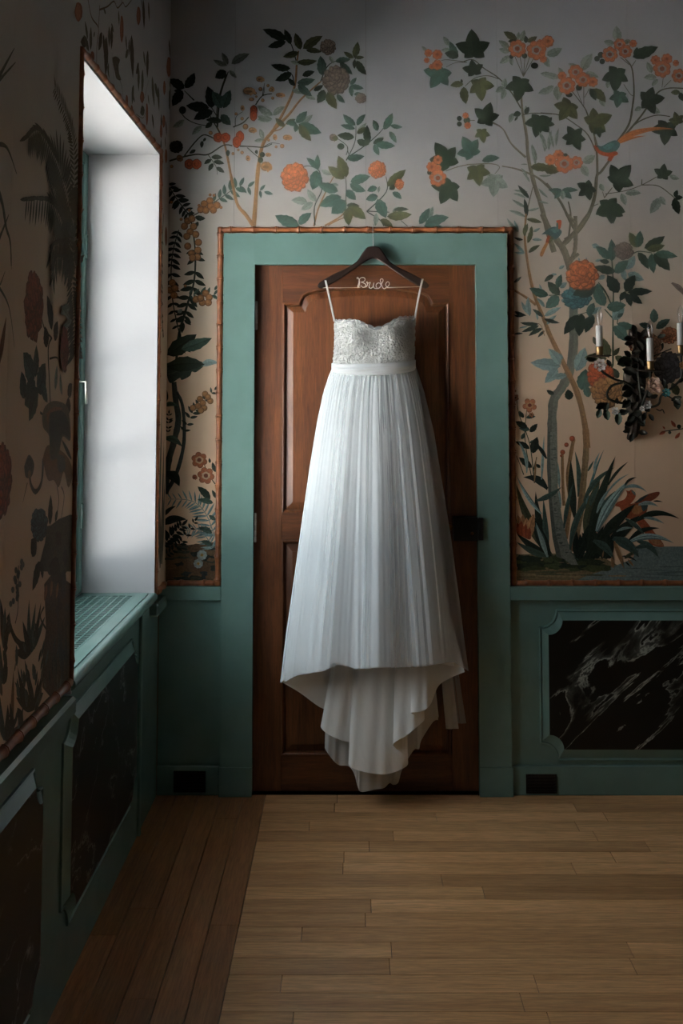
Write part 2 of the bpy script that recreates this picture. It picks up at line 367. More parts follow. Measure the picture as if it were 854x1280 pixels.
# ------------------------------------------------------------------ windows
def window(i, y0, y1, z0, z1):
    root = struct(empty('window_%d' % i, (XL - .28, (y0 + y1) / 2, z0)), ['tall window deep in its white plaster reveal beside the door', 'tall window of the window wall standing away from the door'][i - 1])
    t = .006; xg = XL - .262
    MB().box(XW - WT + .01, y1 - t, z0 - .04, XL, y1, z1).build('reveal', 'white_plaster', root)
    MB().box(XW - WT + .01, y0, z0 - .04, XL, y0 + t, z1).build('reveal', 'white_plaster', root)
    MB().box(XW - WT + .01, y0 + t, z1 - t, XL, y1 - t, z1).build('reveal_soffit', 'white_plaster', root)
    a, b_, c, d = y0 + t, y1 - t, z0, z1 - t
    fr = MB()
    for q in ((a, c, a + .045, d), (b_ - .045, c, b_, d), (a + .045, d - .05, b_ - .045, d), (a + .045, c, b_ - .045, c + .05)):
        fr.box(xg - .06, q[0], q[1], xg, q[2], q[3], .006)
    fr.build('window_frame', 'green_paint', root)
    a += .047; b_ -= .047; c += .052; d -= .052; mid = (a + b_) / 2
    for s, (p, q) in enumerate(((a, mid - .001), (mid + .001, b_))):
        sm = MB(); x0_, x1_ = xg - .05, xg - .012
        for w in ((p, c, p + .04, d), (q - .04, c, q, d), (p + .04, d - .045, q - .04, d), (p + .04, c, q - .04, c + .06)): sm.box(x0_, w[0], w[1], x1_, w[2], w[3], .004)
        sash = sm.build('sash', 'green_paint', root)
        n = 4; zs = [c + .06 + k * (d - c - .105) / n for k in range(n + 1)]
        for k in range(1, n): MB().box(xg - .045, p + .04, zs[k] - .01, xg - .018, q - .04, zs[k] + .01, .003).build('glazing_bar', 'green_paint', sash)
        for k in range(n): MB().box(xg - .034, p + .04, zs[k] + .01, xg - .03, q - .04, zs[k + 1] - .01).build('pane', 'window_glass', sash)
        if s == 1: MB().tube([(xg - .006, q - .02, 1.55), (xg + .02, q - .02, 1.55), (xg + .022, q - .02, 1.47)], .005).build('latch', 'steel', sash)
    for s in (1.02, 2.0): MB().box(xg - .002, y1 - .04, s, xg + .006, y1 - .022, s + .09, .002).build('hinge', 'green_paint', root)
    ld = bpy.data.lights.new('daylight_portal', 'AREA'); ld.shape = 'RECTANGLE'; ld.size = z1 - z0; ld.size_y = y1 - y0; ld.cycles.is_portal = True
    lo = bpy.data.objects.new('daylight_portal', ld); COL.objects.link(lo); lo.location = (XW - WT - .02, (y0 + y1) / 2, (z0 + z1) / 2); lo.rotation_euler = (0, -math.pi / 2, 0)
for i, w in enumerate(WIN): window(i + 1, *w)

# ------------------------------------------------------------------ bamboo mouldings
def bamboo(a, b, par, r=.0125, pitch=.089, ph=.4):
    a = Vector(a); b = Vector(b); ln = (b - a).length; pts = []; rad = []
    offs = []
    s = -pitch * ph
    while s < ln + pitch: offs.append(s); s += pitch
    prof = [(-.45, .88), (-.2, .9), (-.10, .98), (-.06, 1.16), (-.03, 1.24), (-.014, 1.2), (-.008, .86), (.008, .86), (.014, 1.16), (.04, 1.1), (.1, .98), (.3, .89)]
    st = sorted([(o + q * pitch, w) for o in offs for q, w in prof])
    st = [(s, w) for s, w in st if 0 < s < ln]
    st = [(0, st[0][1])] + st + [(ln, st[-1][1])]
    for s, w in st: pts.append(a + (b - a) * (s / ln)); rad.append(r * w)
    m = MB(); m.tube(pts, rad, 10); return m.build('bamboo_rod', 'bamboo_red', par)
yb = YB - .002
tx0 = hy(275.8, 288, yb).x; tx1 = hy(638.5, 288, yb).x; tz = hy(457, 287.5, yb).z
zb = hy(700, 729, yb).z
xcl = hy(273.5, 600, yb).x; xcr = hy(641, 600, yb).x
t1 = struct(empty('trim_1', (0, YB, zb)), 'red-brown bamboo moulding edging the wallpaper around the door')
bamboo((tx0 - .011, yb, tz), (tx1 + .011, yb, tz), t1)
bamboo((tx0, yb, tz + .011), (xcl, yb, zb - .011), t1, ph=.7)
bamboo((tx1, yb, tz + .011), (xcr, yb, zb - .011), t1, ph=.2)
bamboo((XL + .012, yb, zb), (xcl - .012, yb, zb), t1)
bamboo((xcr + .012, yb, zb), (XR, yb, zb), t1, ph=.6)
xb = XL + .002
t2 = struct(empty('trim_2', (XL, WIN[0][1], zb)), 'red-brown bamboo moulding edging the window and the wallpaper beside it')
for y0, y1, z0, z1 in WIN:
    bamboo((xb, y0 - .009, zb), (xb, y0 - .009, z1 + .018), t2, r=.0085); bamboo((xb, y1 + .009, zb), (xb, y1 + .009, z1 + .018), t2, r=.0085, ph=.1)
    bamboo((xb, y0 - .016, z1 + .0105), (xb, y1 + .016, z1 + .0105), t2, r=.010, ph=.3)
ys_ = [YB - .012, WIN[0][1] + .024, WIN[0][0] - .024, WIN[1][1] + .024, WIN[1][0] - .024, YF]
for k in range(0, 6, 2): bamboo((xb, ys_[k], zb), (xb, ys_[k + 1], zb), t2, ph=.55)

# ------------------------------------------------------------------ door casing
yc = YB - .03
ci_l = hy(317, 600, yc).x; ci_r = hy(597, 600, yc).x; co_l = hy(277.5, 600, yc).x; co_r = hy(636.5, 600, yc).x
cz = hy(457, 330.5, yc).z; cto = hy(457, 291.5, yc).z
t3 = struct(empty('trim_3', (0, YB, 0)), 'wide flat door casing painted sea green')
PB = hy(457, 959, yc).z
MB().box(co_l, yc, PB, ci_l, YB + .004, cto, .0003).build('casing_board', 'green_paint', t3)
MB().box(ci_r, yc, PB, co_r, YB + .004, cto, .0003).build('casing_board', 'green_paint', t3)
MB().box(ci_l, yc, cz, ci_r, YB + .004, cto, .0003).build('casing_head', 'green_paint', t3)
for a, b in ((co_l - .004, ci_l), (ci_r, co_r + .005)): MB().box(a, yc - .005, 0, b, YB + .004, PB, .0015).build('plinth_block', 'green_paint', t3)
# jamb lining inside the opening
jm = MB(); jm.box(-.385, YB + .005, 0, ci_l - .004, YB + .119, 2.03); jm.box(ci_r + .004, YB + .005, 0, .506, YB + .119, 2.03); jm.box(ci_l - .004, YB + .005, cz + .004, ci_r + .004, YB + .119, 2.03)
jm.build('jamb_lining', 'green_paint', t3)

# ------------------------------------------------------------------ panelling with marble insets
def notch_outline(u0, v0, u1, v1, r, n=6):
    pts = []
    for cu, cv, a0 in ((u0, v0, 90), (u1, v0, 180), (u1, v1, 270), (u0, v1, 0)):
        for k in range(n + 1):
            a = math.radians(a0 - 90 * k / n); pts.append((cu + r * math.cos(a), cv + r * math.sin(a)))
    # order each arc counter-clockwise along the outline
    return pts
def notched(par, M, O, I, rO, rI, depth=.018):
    o = notch_outline(*O, rO); i = notch_outline(*I, rI); n = len(o)
    prof = [(0, 0.0), (0, .006), (.14, .008), (.2, .004), (.24, .003), (.96, depth - .001), (1, depth)]
    rows = [[M(lerp(a[0], b[0], t), lerp(a[1], b[1], t), d) for a, b in zip(o, i)] for t, d in prof]
    MB().grid(rows, closed=True, smooth=False).build('panel_moulding', 'green_paint', par)
    m = MB(); m.add([M(p[0], p[1], depth) for p in i] + [M(p[0], p[1], .001) for p in i], [tuple(range(n))] + [(k, (k + 1) % n, n + (k + 1) % n, n + k) for k in range(n)])
    m.build('marble_inset', 'black_marble', par)
yw = YB - .006
def wains(i, x0, x1, label, panel):
    r = struct(empty('trim_%d' % i, ((x0 + x1) / 2, YB, 0)), label)
    zt = hy(700, 733.5, YB - .03).z; zl = hy(700, 751, YB - .03).z
    MB().box(x0, yw, 0, x1, YB + .004, zl).build('backing_board', 'green_paint', r)
    MB().box(x0, YB - .03, zl, x1, YB + .004, zt, .003).build('chair_rail', 'green_paint', r)
    if panel:
        a, b_, c, d = hy(673.3, 761.5, yw), hy(673.3, 951, yw), hy(685.6, 775.6, yw - .018), hy(685.6, 937, yw - .018)
        w = .0; x = a.x; pw = 1.05; sh = c.x - a.x
        while x + pw < x1:
            notched(r, lambda u, v, e: (u, yw - e, v), (x, b_.z, x + pw, a.z), (x + sh, d.z, x + pw - sh, c.z), .066, .054); x += pw + .2
    return r
wains(4, co_r, XR, 'sea green panelling with notched black marble inset right of the door', True)
wains(5, XW + .012, co_l, 'plain sea green panelling in the corner between window wall and door', False)
bz = hy(700, 957.5, YB - .02).z
bbm = MB(); bbm.box(co_r + .005, YB - .02, 0, XR, yw, bz, .003)
bb = struct(empty('baseboard_back', (0, YB, 0)), 'sea green baseboard along the door wall')
bbm.build('board', 'green_paint', bb)
MB().box(XW + .012, YB - .02, 0, co_l - .004, yw, bz, .003).build('board', 'green_paint', bb)
# left wall panelling
xp = XW + .012
r = struct(empty('trim_6', (XW, 2.4, 0)), 'sea green panelling with black marble insets under the window wall paper')
for a, b_ in ((WIN[0][1] + .0, YB - .03), (WIN[1][1], WIN[0][0]), (YF, WIN[1][0])):
    MB().box(XW, a, 0, xp, b_, .70).build('backing_board', 'green_paint', r)
    cr = MB(); cr.box(XW, a, .698, XL + .016, b_, .746, .008); cr.build('chair_rail', 'green_paint', r)
ML = lambda u, v, e: (xp + e, u, v)
def lnotch(par, ya, yb_, za, zb_): notched(par, ML, (ya, za, yb_, zb_), (ya + .037, za + .037, yb_ - .037, zb_ - .034), .066, .054)
lnotch(r, 1.40, 2.40, .11, .655)
lnotch(r, .2, 1.2, .11, .655)

# ------------------------------------------------------------------ radiator cover under the window
def radiator(i, label):
    y0, y1, z0, z1 = WIN[i]; root = tag(empty('radiator_cover', (xp, (y0 + y1) / 2, 0)), label, 'radiator cover')
    MB().box(XW - .02, y0, 0, xp, y1, .745).build('front_board', 'green_paint', root)
    lnotch(root, y0 - .01, 3.43 + (y0 - WIN[0][0]), .15, .695)
    MB().box(xp, y1 - .17, .0, xp + .012, y1 - .155, .745, .003).build('upright_bead', 'green_paint', root)
    xb_, xf = XL - .2635, XL + .012; gx0, gx1 = xb_ + .022, xb_ + .2; gy0, gy1 = y0 + .05, y1 - .055
    s = MB(); zt, zl = z0, z0 - .032
    s.box(xb_, y0 + .006, zl, gx0, y1 - .006, zt); s.box(gx0, y0 + .006, zl, gx1, gy0, zt); s.box(gx0, gy1, zl, gx1, y1 - .006, zt); s.box(gx1, y0 + .006, zl, xf - .016, y1 - .006, zt)
    n = 8; rows = []
    for yy in (y0 + .001, y1 - .001):
        rows.append([(xf - .016 + .016 * math.cos(math.pi / 2 - math.pi * k / n), yy, (zt + zl) / 2 + .016 * math.sin(math.pi / 2 - math.pi * k / n)) for k in range(n + 1)])
    s.grid(rows); s.add(rows[0], [tuple(range(n + 1))]); s.add(rows[1], [tuple(range(n + 1))])
    s.box(xf - .032, y0 + .006, zt, xf - .029, y1 - .03, zt + .0025)
    sill = s.build('sill', 'green_paint', root, fixn=True)
    g = MB(); nc = 7; cw = (gx1 - gx0) / nc
    for k in range(nc + 1): g.box(gx0 + k * cw - .0032, gy0 - .003, zt - .0012, gx0 + k * cw + .0032, gy1 + .003, zt + .0006)
    nr = 46; rh = (gy1 - gy0) / nr
    for k in range(nr + 1): g.box(gx0 - .003, gy0 + k * rh - .0042, zt - .0012, gx1 + .003, gy0 + k * rh + .0042, zt)
    g.build('grille', 'green_paint', sill)
    c = MB(); c.box(xb_, y0 + .006, z0 - .085, XW - .02, y1 - .006, z0 - .08); c.build('cavity_dark_sheet', 'black_metal', root)  # black sheet added under the slots, its colour standing in for cavity shade
radiator(0, 'sea green radiator cover with slotted top and marble front below the bright window')
radiator(1, 'sea green radiator cover below the window standing away from the door')

# ------------------------------------------------------------------ black wall vents
def vent(px0, py0, px1, py1, label):
    a = hy(px0, py1, YB - .024); b = hy(px1, py0, YB - .024)
    v = tag(empty('wall_vent', ((a.x + b.x) / 2, YB - .02, a.z)), label, 'vent', 'black vents in the baseboard')
    m = MB(); t = .006
    for q in ((a.x, a.z, a.x + t, b.z), (b.x - t, a.z, b.x, b.z), (a.x + t, b.z - t, b.x - t, b.z), (a.x + t, a.z, b.x - t, a.z + t)): m.box(q[0], YB - .025, q[1], q[2], YB - .0202, q[3], .001)
    m.build('vent_frame', 'black_metal', v)
    MB().box(a.x + t, YB - .0215, a.z + t, b.x - t, YB - .0202, b.z - t).build('backing', 'black_metal', v)
    for k in range(5):
        z = a.z + t + (k + .5) * (b.z - a.z - 2 * t) / 5; MB().box(a.x + t, YB - .0245, z - .0025, b.x - t, YB - .0216, z + .0025).build('slat', 'black_metal', v)
vent(658, 968, 696, 992, 'black vent in the baseboard below the marble inset right of the door')
vent(217, 964, 257, 990.5, 'black vent in the baseboard in the dim corner left of the door')

# ------------------------------------------------------------------ door
yd = YB + .006
door = struct(empty('door_1', ((ci_l + ci_r) / 2, yd, 0)), 'brown panelled wooden door with arched upper panel')
D = lambda px, py, e=0: hy(px, py, yd - e)
xl, xr = ci_l - .002, ci_r + .002; zt, z0_ = cz + .002, .006
XC = 457.5
def sym(half):   # half outline right side bottom->top centre, mirrored
    return half + [(2 * XC - x, y) for x, y in half[::-1] if abs(x - XC) > .01]
Oh = [(562.5, 641.5), (562, 378.5), (542, 378.5), (540.5, 373.5), (536.5, 367.5), (530, 364), (520, 362), (495, 359.5), (XC, 358)]
Ih = [(548.5, 627), (548, 391), (532.5, 391), (531.5, 385.5), (528.5, 379.5), (523, 376), (514, 374), (492, 371.5), (XC, 370)]
O2 = [(563, 675), (563.5, 944)]; I2 = [(549, 690), (549.5, 930)]
# frame members
th = .036
def slab(name, pts, m):
    b = MB(); b.prism([D(*p) for p in pts], (0, th, 0)); return b.build(name, m, door)
lO = hy(2 * XC - 562, 500, yd).x; rO = hy(562.3, 500, yd).x
MB().box(xl, yd, z0_, lO, yd + th, zt, .001).build('stile', 'door_wood', door)
MB().box(rO, yd, z0_, xr, yd + th, zt, .001).build('stile', 'door_wood', door)
zO = lambda y: hy(457, y, yd).z
MB().box(lO, yd, zO(675), rO, yd + th, zO(641.5), .001).build('lock_rail', 'door_wood_cross', door)
MB().box(lO, yd, z0_, rO, yd + th, zO(944), .001).build('bottom_rail', 'door_wood_cross', door)
arch = sym(Oh[1:])
mp = lambda p: (min(max(hy(p[0], p[1], yd).x, lO), rO), yd, hy(p[0], p[1], yd).z)
tr = [mp(p) for p in arch]; tr[0] = (rO, yd, tr[0][2]); tr[-1] = (lO, yd, tr[-1][2])
MB().prism(tr + [(lO, yd, zt), (rO, yd, zt)], (0, th, 0)).build('top_rail', 'door_wood_cross', door)
def panel(O, I, name):
    O = [D(*p) for p in O]; I = [D(*p) for p in I]; n = len(O)
    for p in O: p.x = min(max(p.x, lO), rO)
    prof = [(0, .002), (0, -.0035), (.1, -.0045), (.2, -.001), (.27, .006), (.30, .013), (.36, .013), (.37, .0105), (.96, .002), (.965, .0)]
    rows = [[(lerp(a.x, b.x, t), yd + d, lerp(a.z, b.z, t)) for a, b in zip(O, I)] for t, d in prof]
    m = MB(); m.grid(rows, closed=True, smooth=False); last = rows[-1]; m.add(last, [tuple(range(n))])
    pn = m.build(name, 'door_wood', door); return pn
panel(sym(Oh), sym(Ih), 'panel')
panel([(563, 675), (2 * XC - 563, 675), (2 * XC - 563.5, 944), (563.5, 944)], [(549, 690), (2 * XC - 549, 690), (2 * XC - 549.5, 930), (549.5, 930)], 'panel')
for pa, pb_ in ((377, 413), (640, 677)):
    za, zb_ = hy(319, pb_, yd).z, hy(319, pa, yd).z; hxx = ci_l + .005; m = MB()
    prof = [(0, 0), (.004, .001), (.006, .004)]
    for k in range(5): prof += [(.0055, .006 + (zb_ - za - .012) * k / 5), (.0055, .0045 + (zb_ - za - .012) * (k + 1) / 5), (.0045, .005 + (zb_ - za - .012) * (k + 1) / 5)]
    prof += [(.006, zb_ - za - .004), (.004, zb_ - za - .001), (0, zb_ - za)]
    m.lathe((hxx + .001, yd - .022, za), prof, 12); h = m.build('hinge', 'steel', door)
    MB().box(hxx, yd - .02, za + .006, hxx + .0025, yd + .001, zb_ - .006).build('hinge_leaf', 'steel', h)
a, b = D(566, 674), D(598, 645); lk = MB(); lk.box(a.x, yd - .05, a.z, ci_r - .001, yd, b.z, .002); lock = lk.build('lock_case', 'black_metal', door)
c = hy(604.5, 660, yc - .015); MB().box(ci_r + .0005, yc - .014, a.z + .003, c.x, yc, b.z - .001, .002).build('lock_keeper', 'black_metal', door)
k = D(561.5, 658); MB().lathe((k.x, yd, k.z), [(.017, 0), (.017, -.003), (.007, -.006), (.006, -.02), (.011, -.026), (.013, -.034), (.011, -.042), (.004, -.046), (0, -.0465)], 16, 'y').build('door_knob', 'brass_dark', door)
MB().lathe((b.x - .03, yd - .05, (a.z + b.z) / 2 - .015), [(.006, 0), (.006, -.002), (0, -.0025)], 12, 'y').build('keyhole_cover', 'brass_dark', lock)

# ------------------------------------------------------------------ clothes hanger
HD = .052
hanger = tag(empty('clothes_hanger', dp(466, 360, HD)), 'dark wooden clothes hanger with silver wire lettering, hooked over the door casing', 'hanger')
HC = 466.6
half_top = [(HC, 307.6), (470.5, 308), (475, 309.8), (480.5, 317), (487.5, 327), (500, 335), (517, 343), (531.5, 351.5), (536, 356), (535.5, 359.2), (531.5, 361)]
half_bot = [(523.8, 358), (507.5, 348.5), (490.5, 337), (479.5, 329.5), (473, 325.2), (HC, 323)]
right = half_top + half_bot[:-1]
outl = crom([(x, y) for x, y in half_top], 3)[:-1] + crom([half_top[-1]] + half_bot, 3)
outl = outl + [(2 * HC - x, y) for x, y in outl[::-1] if abs(x - HC) > .05]
def rounded_prism(poly, d0, d1, bev, name, m, par):
    c = (sum(p[0] for p in poly) / len(poly), 0); n = len(poly); rows = []
    ar = sum(poly[k][0] * poly[(k + 1) % n][1] - poly[(k + 1) % n][0] * poly[k][1] for k in range(n)); sg = 1 if ar > 0 else -1
    def inset(e):
        o = []
        for k in range(n):
            a, b, c_ = poly[k - 1], poly[k], poly[(k + 1) % n]
            tx, ty = c_[0] - a[0], c_[1] - a[1]; l = math.hypot(tx, ty) or 1
            o.append((b[0] - sg * ty / l * e, b[1] + sg * tx / l * e))
        return o
    for e, d in ((bev * .9, d0), (bev * .3, d0 + .002), (0, d0 + .005), (0, d1 - .005), (bev * .3, d1 - .002), (bev * .9, d1)):
        rows.append([dp(x, y, d) for x, y in inset(e)])
    mb = MB(); mb.grid(rows, closed=True, smooth=False); mb.add(rows[0], [tuple(range(n))]); mb.add(rows[-1], [tuple(range(n))])
    return mb.build(name, m, par)
rounded_prism(outl, HD - .009, HD + .011, 1.6, 'hanger_body', 'hanger_wood', hanger)
hk = [dp(HC, 309, HD), dp(HC, 300, HD), dp(HC - .3, 292, HD - .002), dp(HC - .4, 284, HD - .005)]
top = dp(HC - .4, 281, .03); hk += [tuple((hk[-1].x, YB - .036, tz + .0145)), (hk[-1].x, YB - .02, tz + .018), (hk[-1].x, YB - .004, tz + .016), (hk[-1].x, YB - .0025, tz + .0135)]
MB().tube(crom([tuple(p) for p in hk], 5), .0014, 8).build('hook', 'silver_wire', hanger)
wd = HD + .008
B_ = lambda x, y: tuple(dp(435 + x * 65 / 854, 335 + y * 65 / 854, wd))
MB().tube([dp(403, 359.7, wd), dp(425, 359.8, wd), B_(0, 322), B_(180, 322), B_(205, 310)], .0011, 6).build('wire_bar', 'silver_wire', hanger)
MB().tube([B_(640, 322), B_(854, 316), dp(515, 358.7, wd), dp(531.5, 358, wd)], .0011, 6).build('wire_bar', 'silver_wire', hanger)
def script(pts, name='wire_lettering'):
    p = crom([B_(*q) for q in pts], 6); p = [(a[0], a[1] - .0012 * math.sin(i * .5), a[2]) for i, a in enumerate(p)]
    return MB().tube(p, .0015, 6).build(name, 'silver_wire', hanger)
script([(160, 178), (148, 168), (158, 152), (172, 165), (188, 200), (192, 250), (182, 300), (168, 312), (165, 295), (180, 250), (185, 200), (205, 168), (240, 155), (272, 165), (283, 188), (268, 215), (235, 228), (215, 232), (245, 240), (280, 258), (294, 285), (282, 308), (250, 318), (225, 300), (212, 288)], 'wire_letter')
script([(250, 318), (290, 312), (315, 290), (325, 245), (318, 225), (308, 235), (325, 252), (360, 238), (372, 240), (352, 275), (350, 315), (368, 335), (385, 330)], 'wire_letter')
script([(385, 330), (410, 310), (424, 260), (428, 245), (420, 285), (425, 320), (445, 334)], 'wire_letter')
script([(445, 334), (490, 338), (528, 318), (543, 285), (525, 250), (490, 248), (465, 275), (468, 310), (495, 334), (530, 310), (555, 260), (578, 210), (572, 182), (548, 178), (532, 200), (540, 235), (560, 290), (578, 330), (598, 344)], 'wire_letter')
script([(598, 344), (630, 320), (668, 290), (682, 255), (668, 228), (640, 232), (622, 265), (630, 300), (660, 320)], 'wire_letter')

# ------------------------------------------------------------------ wedding dress
dress = tag(empty('wedding_dress', dp(466, 985, .12)), 'white wedding gown with lace bodice and long tulle skirt hanging before the door', 'dress')
random.seed(11)
# bodice: front shell and back shell
side_l = [(390, 418.5), (400, 418), (430, 418.6), (445, 417.2), (456, 415.5), (470, 413)]
side_r = [(388, 519.5), (400, 519), (430, 518.3), (445, 518), (456, 518.5), (470, 522)]
top_f = [(418, 402.5), (428, 401), (440, 400), (450, 402.5), (460, 407), (468, 410.5), (476, 410), (484, 406), (492, 401), (500, 397.5), (508, 397.8), (519, 399)]
def bod(u, v, extra=0, back=False):
    """u -1..1 across, v 0 top..1 bottom"""
    th = u * math.pi / 2
    py0 = 404; xm = lerp(interp(side_l, 410), interp(side_r, 410), .5)
    pxs = lerp(interp(side_l, 405), interp(side_r, 405), (math.sin(th) + 1) / 2)
    ptop = interp(top_f, pxs) if not back else lerp(402, 428, 1 - u * u)
    py = lerp(ptop, 470, v)
    px = lerp(interp(side_l, py), interp(side_r, py), (math.sin(th) + 1) / 2)
    d = .05 + (.075 + extra) * math.cos(th)
    if back: d = .045 - .022 * math.cos(th)
    else:
        for bx in (443, 494):   # cups
            d += .024 * math.exp(-((px - bx) / 19) ** 2 - ((py - 424) / 15) ** 2)
    return dp(px, py, d)
nu, nv = 60, 24
rows = [[bod(lerp(-1, 1, i / nu), j / nv) for i in range(nu + 1)] for j in range(nv + 1)]
bodice = MB(); bodice.grid(rows); bodice.grid([[bod(lerp(-1, 1, i / nu), j / nv, back=True) for i in range(nu + 1)] for j in range(nv + 1)])
bodice = bodice.build('bodice', 'lace', dress)
# sheer scalloped edging above the neckline
rows = []
for j in range(5):
    r_ = []
    for i in range(121):
        u = lerp(-.99, .99, i / 120); p = bod(u, .03); hgt = (.009 + .004 * abs(math.sin(i * .42)) + .010 * max(0, (u - .3) / .7) + .006 * max(0, (-u - .5) / .5)) * (j / 4)
        r_.append((p.x, p.y - .001 + .004 * j / 4, p.z + hgt))
    rows.append(r_)
MB().grid(rows).build('lace_edging', 'lace_sheer', bodice)
# lace applique: small raised petals and leaves strewn over the bodice
ap = MB()
def bnorm(u, v):
    a, b, c = bod(u, v), bod(u + .02, v), bod(u, v + .02); t = (b - a).normalized(); w = (c - a).normalized(); n = w.cross(t).normalized()
    return a, t, w, (n if n.y < 0 else -n)
for k in range(420):
    u, v = random.uniform(-.93, .93), random.betavariate(1.2, 1.4) * .78; a, t, w, n = bnorm(u, v)
    sz = random.uniform(.005, .011); rot = random.uniform(0, 6.28); pet = random.choice((1, 5, 5, 6))
    for q in range(pet):
        an = rot + q * 6.283 / pet; dx = t * math.cos(an) + w * math.sin(an); dy = w * math.cos(an) - t * math.sin(an); ll = sz * (1.9 if pet == 1 else 1); ww = sz * .42
        P = [a + n * .0005, a + dx * ll * .35 + dy * ww + n * .0024, a + dx * ll * .8 + dy * ww * .8 + n * .0034, a + dx * ll + n * .0012, a + dx * ll * .8 - dy * ww * .8 + n * .0034, a + dx * ll * .35 - dy * ww + n * .0024, a + dx * ll * .55 + n * .0008]
        ap.add(P, [(0, 1, 6), (1, 2, 6), (2, 3, 6), (3, 4, 6), (4, 5, 6), (5, 0, 6)])
o = ap.build('lace_applique', 'lace', bodice); o['kind'] = 'stuff'
for pts in ([(407, 350.5), (411, 368), (417.5, 398), (418.3, 402)], [(528.3, 349.5), (524.5, 366), (519.7, 392), (519, 400)]):
    rows = []
    for i, (x, y) in enumerate(crom(pts, 5)):
        t = i / 15; d = lerp(HD + .013, .056, t); w = 1.25
        rows.append([dp(x - w, y, d), dp(x - w * .5, y, d + .0012), dp(x + w * .5, y, d + .0012), dp(x + w, y, d)])
    x, y = pts[0]; bk = [[dp(x - w_, yy, d) for w_ in (-1.25, -.6, .6, 1.25)] for yy, d in ((y + 9, HD - .012), (y, HD - .012), (y - 1.2, HD))]
    MB().grid(bk + rows).build('strap', 'dress_sash', dress)
# sash
rows = []
for j in range(15):
    t = j / 14; r_ = []
    for i in range(97):
        th = lerp(-1, 1, i / 96) * math.pi * .5; s = (math.sin(th) + 1) / 2
        pt = lerp(453.5, 449.5, s) + 3.2 * math.cos(th) * .9; pb_ = lerp(463.5, 461, s) + 7 * math.cos(th); py = lerp(pt, pb_, t)
        px = lerp(interp(side_l, 458) - .8, interp(side_r, 458) + .8, s)
        d = .05 + (.081 + .006 * math.sin(math.pi * t)) * math.cos(th) + .0016 * math.sin(t * 15 + 2.2 * s * math.sin(3 * s)) + .0015 * math.sin(11 * s + 9 * t)
        r_.append(dp(px, py, d + .006))
    rows.append(r_)
MB().grid(rows).build('sash', 'dress_sash', dress)
# skirt
sk_l = [(458, 416), (470, 411), (490, 404.5), (525, 397), (580, 388), (650, 378), (720, 368.5), (790, 358.5), (860, 350)]
sk_r = [(455, 518), (470, 521), (520, 529), (600, 541), (680, 551), (750, 559.5), (800, 566), (840, 571)]
ov_r = [(455, 519), (470, 524), (490, 530.5), (540, 542.5), (610, 554), (670, 563.5), (740, 573), (800, 580.5), (840, 586)]
hemf = [(-1, 853), (-.93, 852), (-.82, 843), (-.6, 840), (-.5, 838.5), (-.42, 829), (-.36, 828), (-.3, 831), (-.15, 836.5), (.1, 833.5), (.3, 835), (.5, 833), (.75, 829), (1, 833)]
hemo = [(-1, 854), (-.82, 844), (-.55, 839), (-.4, 831), (-.1, 836), (.2, 834), (.5, 834), (.7, 829), (.85, 828), (1, 839)]
def fold(th, rg, v):
    return sum(a * math.exp(-((th - c_ - .03 * math.sin(2.2 * v + c_ * 9)) / w) ** 2) for c_, w, a in rg if abs(th - c_) < w * 3 + .05)
def skirt(name, m, L_, R_, hem, grow, par, span=1.0, seed=1, nth=520, nz=70, dback=True, lo=-100, hi=100, ampl=.011):
    rng = random.Random(seed); rg = []; t_ = -1.6
    while t_ < 1.6:
        w = rng.choice((.035, .07, .11, .16, .2)); rg.append((t_, w, rng.uniform(.45, 1.1) * (w / .06) ** .7)); t_ += w * rng.uniform(1.7, 2.6)
    fine = [rng.uniform(0, 6.28) for _ in range(6)]
    rows = []
    for j in range(nz + 1):
        v = j / nz; r_ = []
        for i in range(nth + 1):
            th = math.radians(lerp(lo, hi, i / nth)); s = math.sin(th); c = math.cos(th)
            py = lerp(459 + 5 * c, interp(hem, s), v) ; vv = max(0.0, (py - 459) / 380)
            l, r = interp(L_, py), interp(R_, py); px = lerp(l, r, (s + 1) / 2)
            A = ampl * min(1, .15 + 1.0 * vv)
            f = A * (fold(th, rg, v) - .5) + .0007 * (1 - vv * .8) * math.sin(th * 58 + fine[0] + 3 * math.sin(th * 7)) + .0003 * math.sin(th * 97 + fine[1] + v * 2 + 2 * math.sin(th * 5))
            dc = lerp(.048, .115, min(1, vv) ** .7); ry = lerp(.070, .135, min(1, vv) ** .75) + grow * min(1, vv * 5)
            edge = max(0.0, c) ** .35
            d = dc + (ry + f * edge) * c if c > 0 else dc + .075 * c
            px += (f * s * 200) * (1 if abs(s) < .97 else .3)
            r_.append(dp(px, py, max(d, .022)))
        rows.append(r_)
    return MB().grid(rows).build(name, m, par)
sk = skirt('skirt', 'dress_tulle', sk_l, sk_r, hemf, 0, dress, seed=5)
skirt('tulle_overlay', 'dress_sheer', sk_l, ov_r, hemo, .018, dress, seed=9, nth=420, nz=50, ampl=.006)
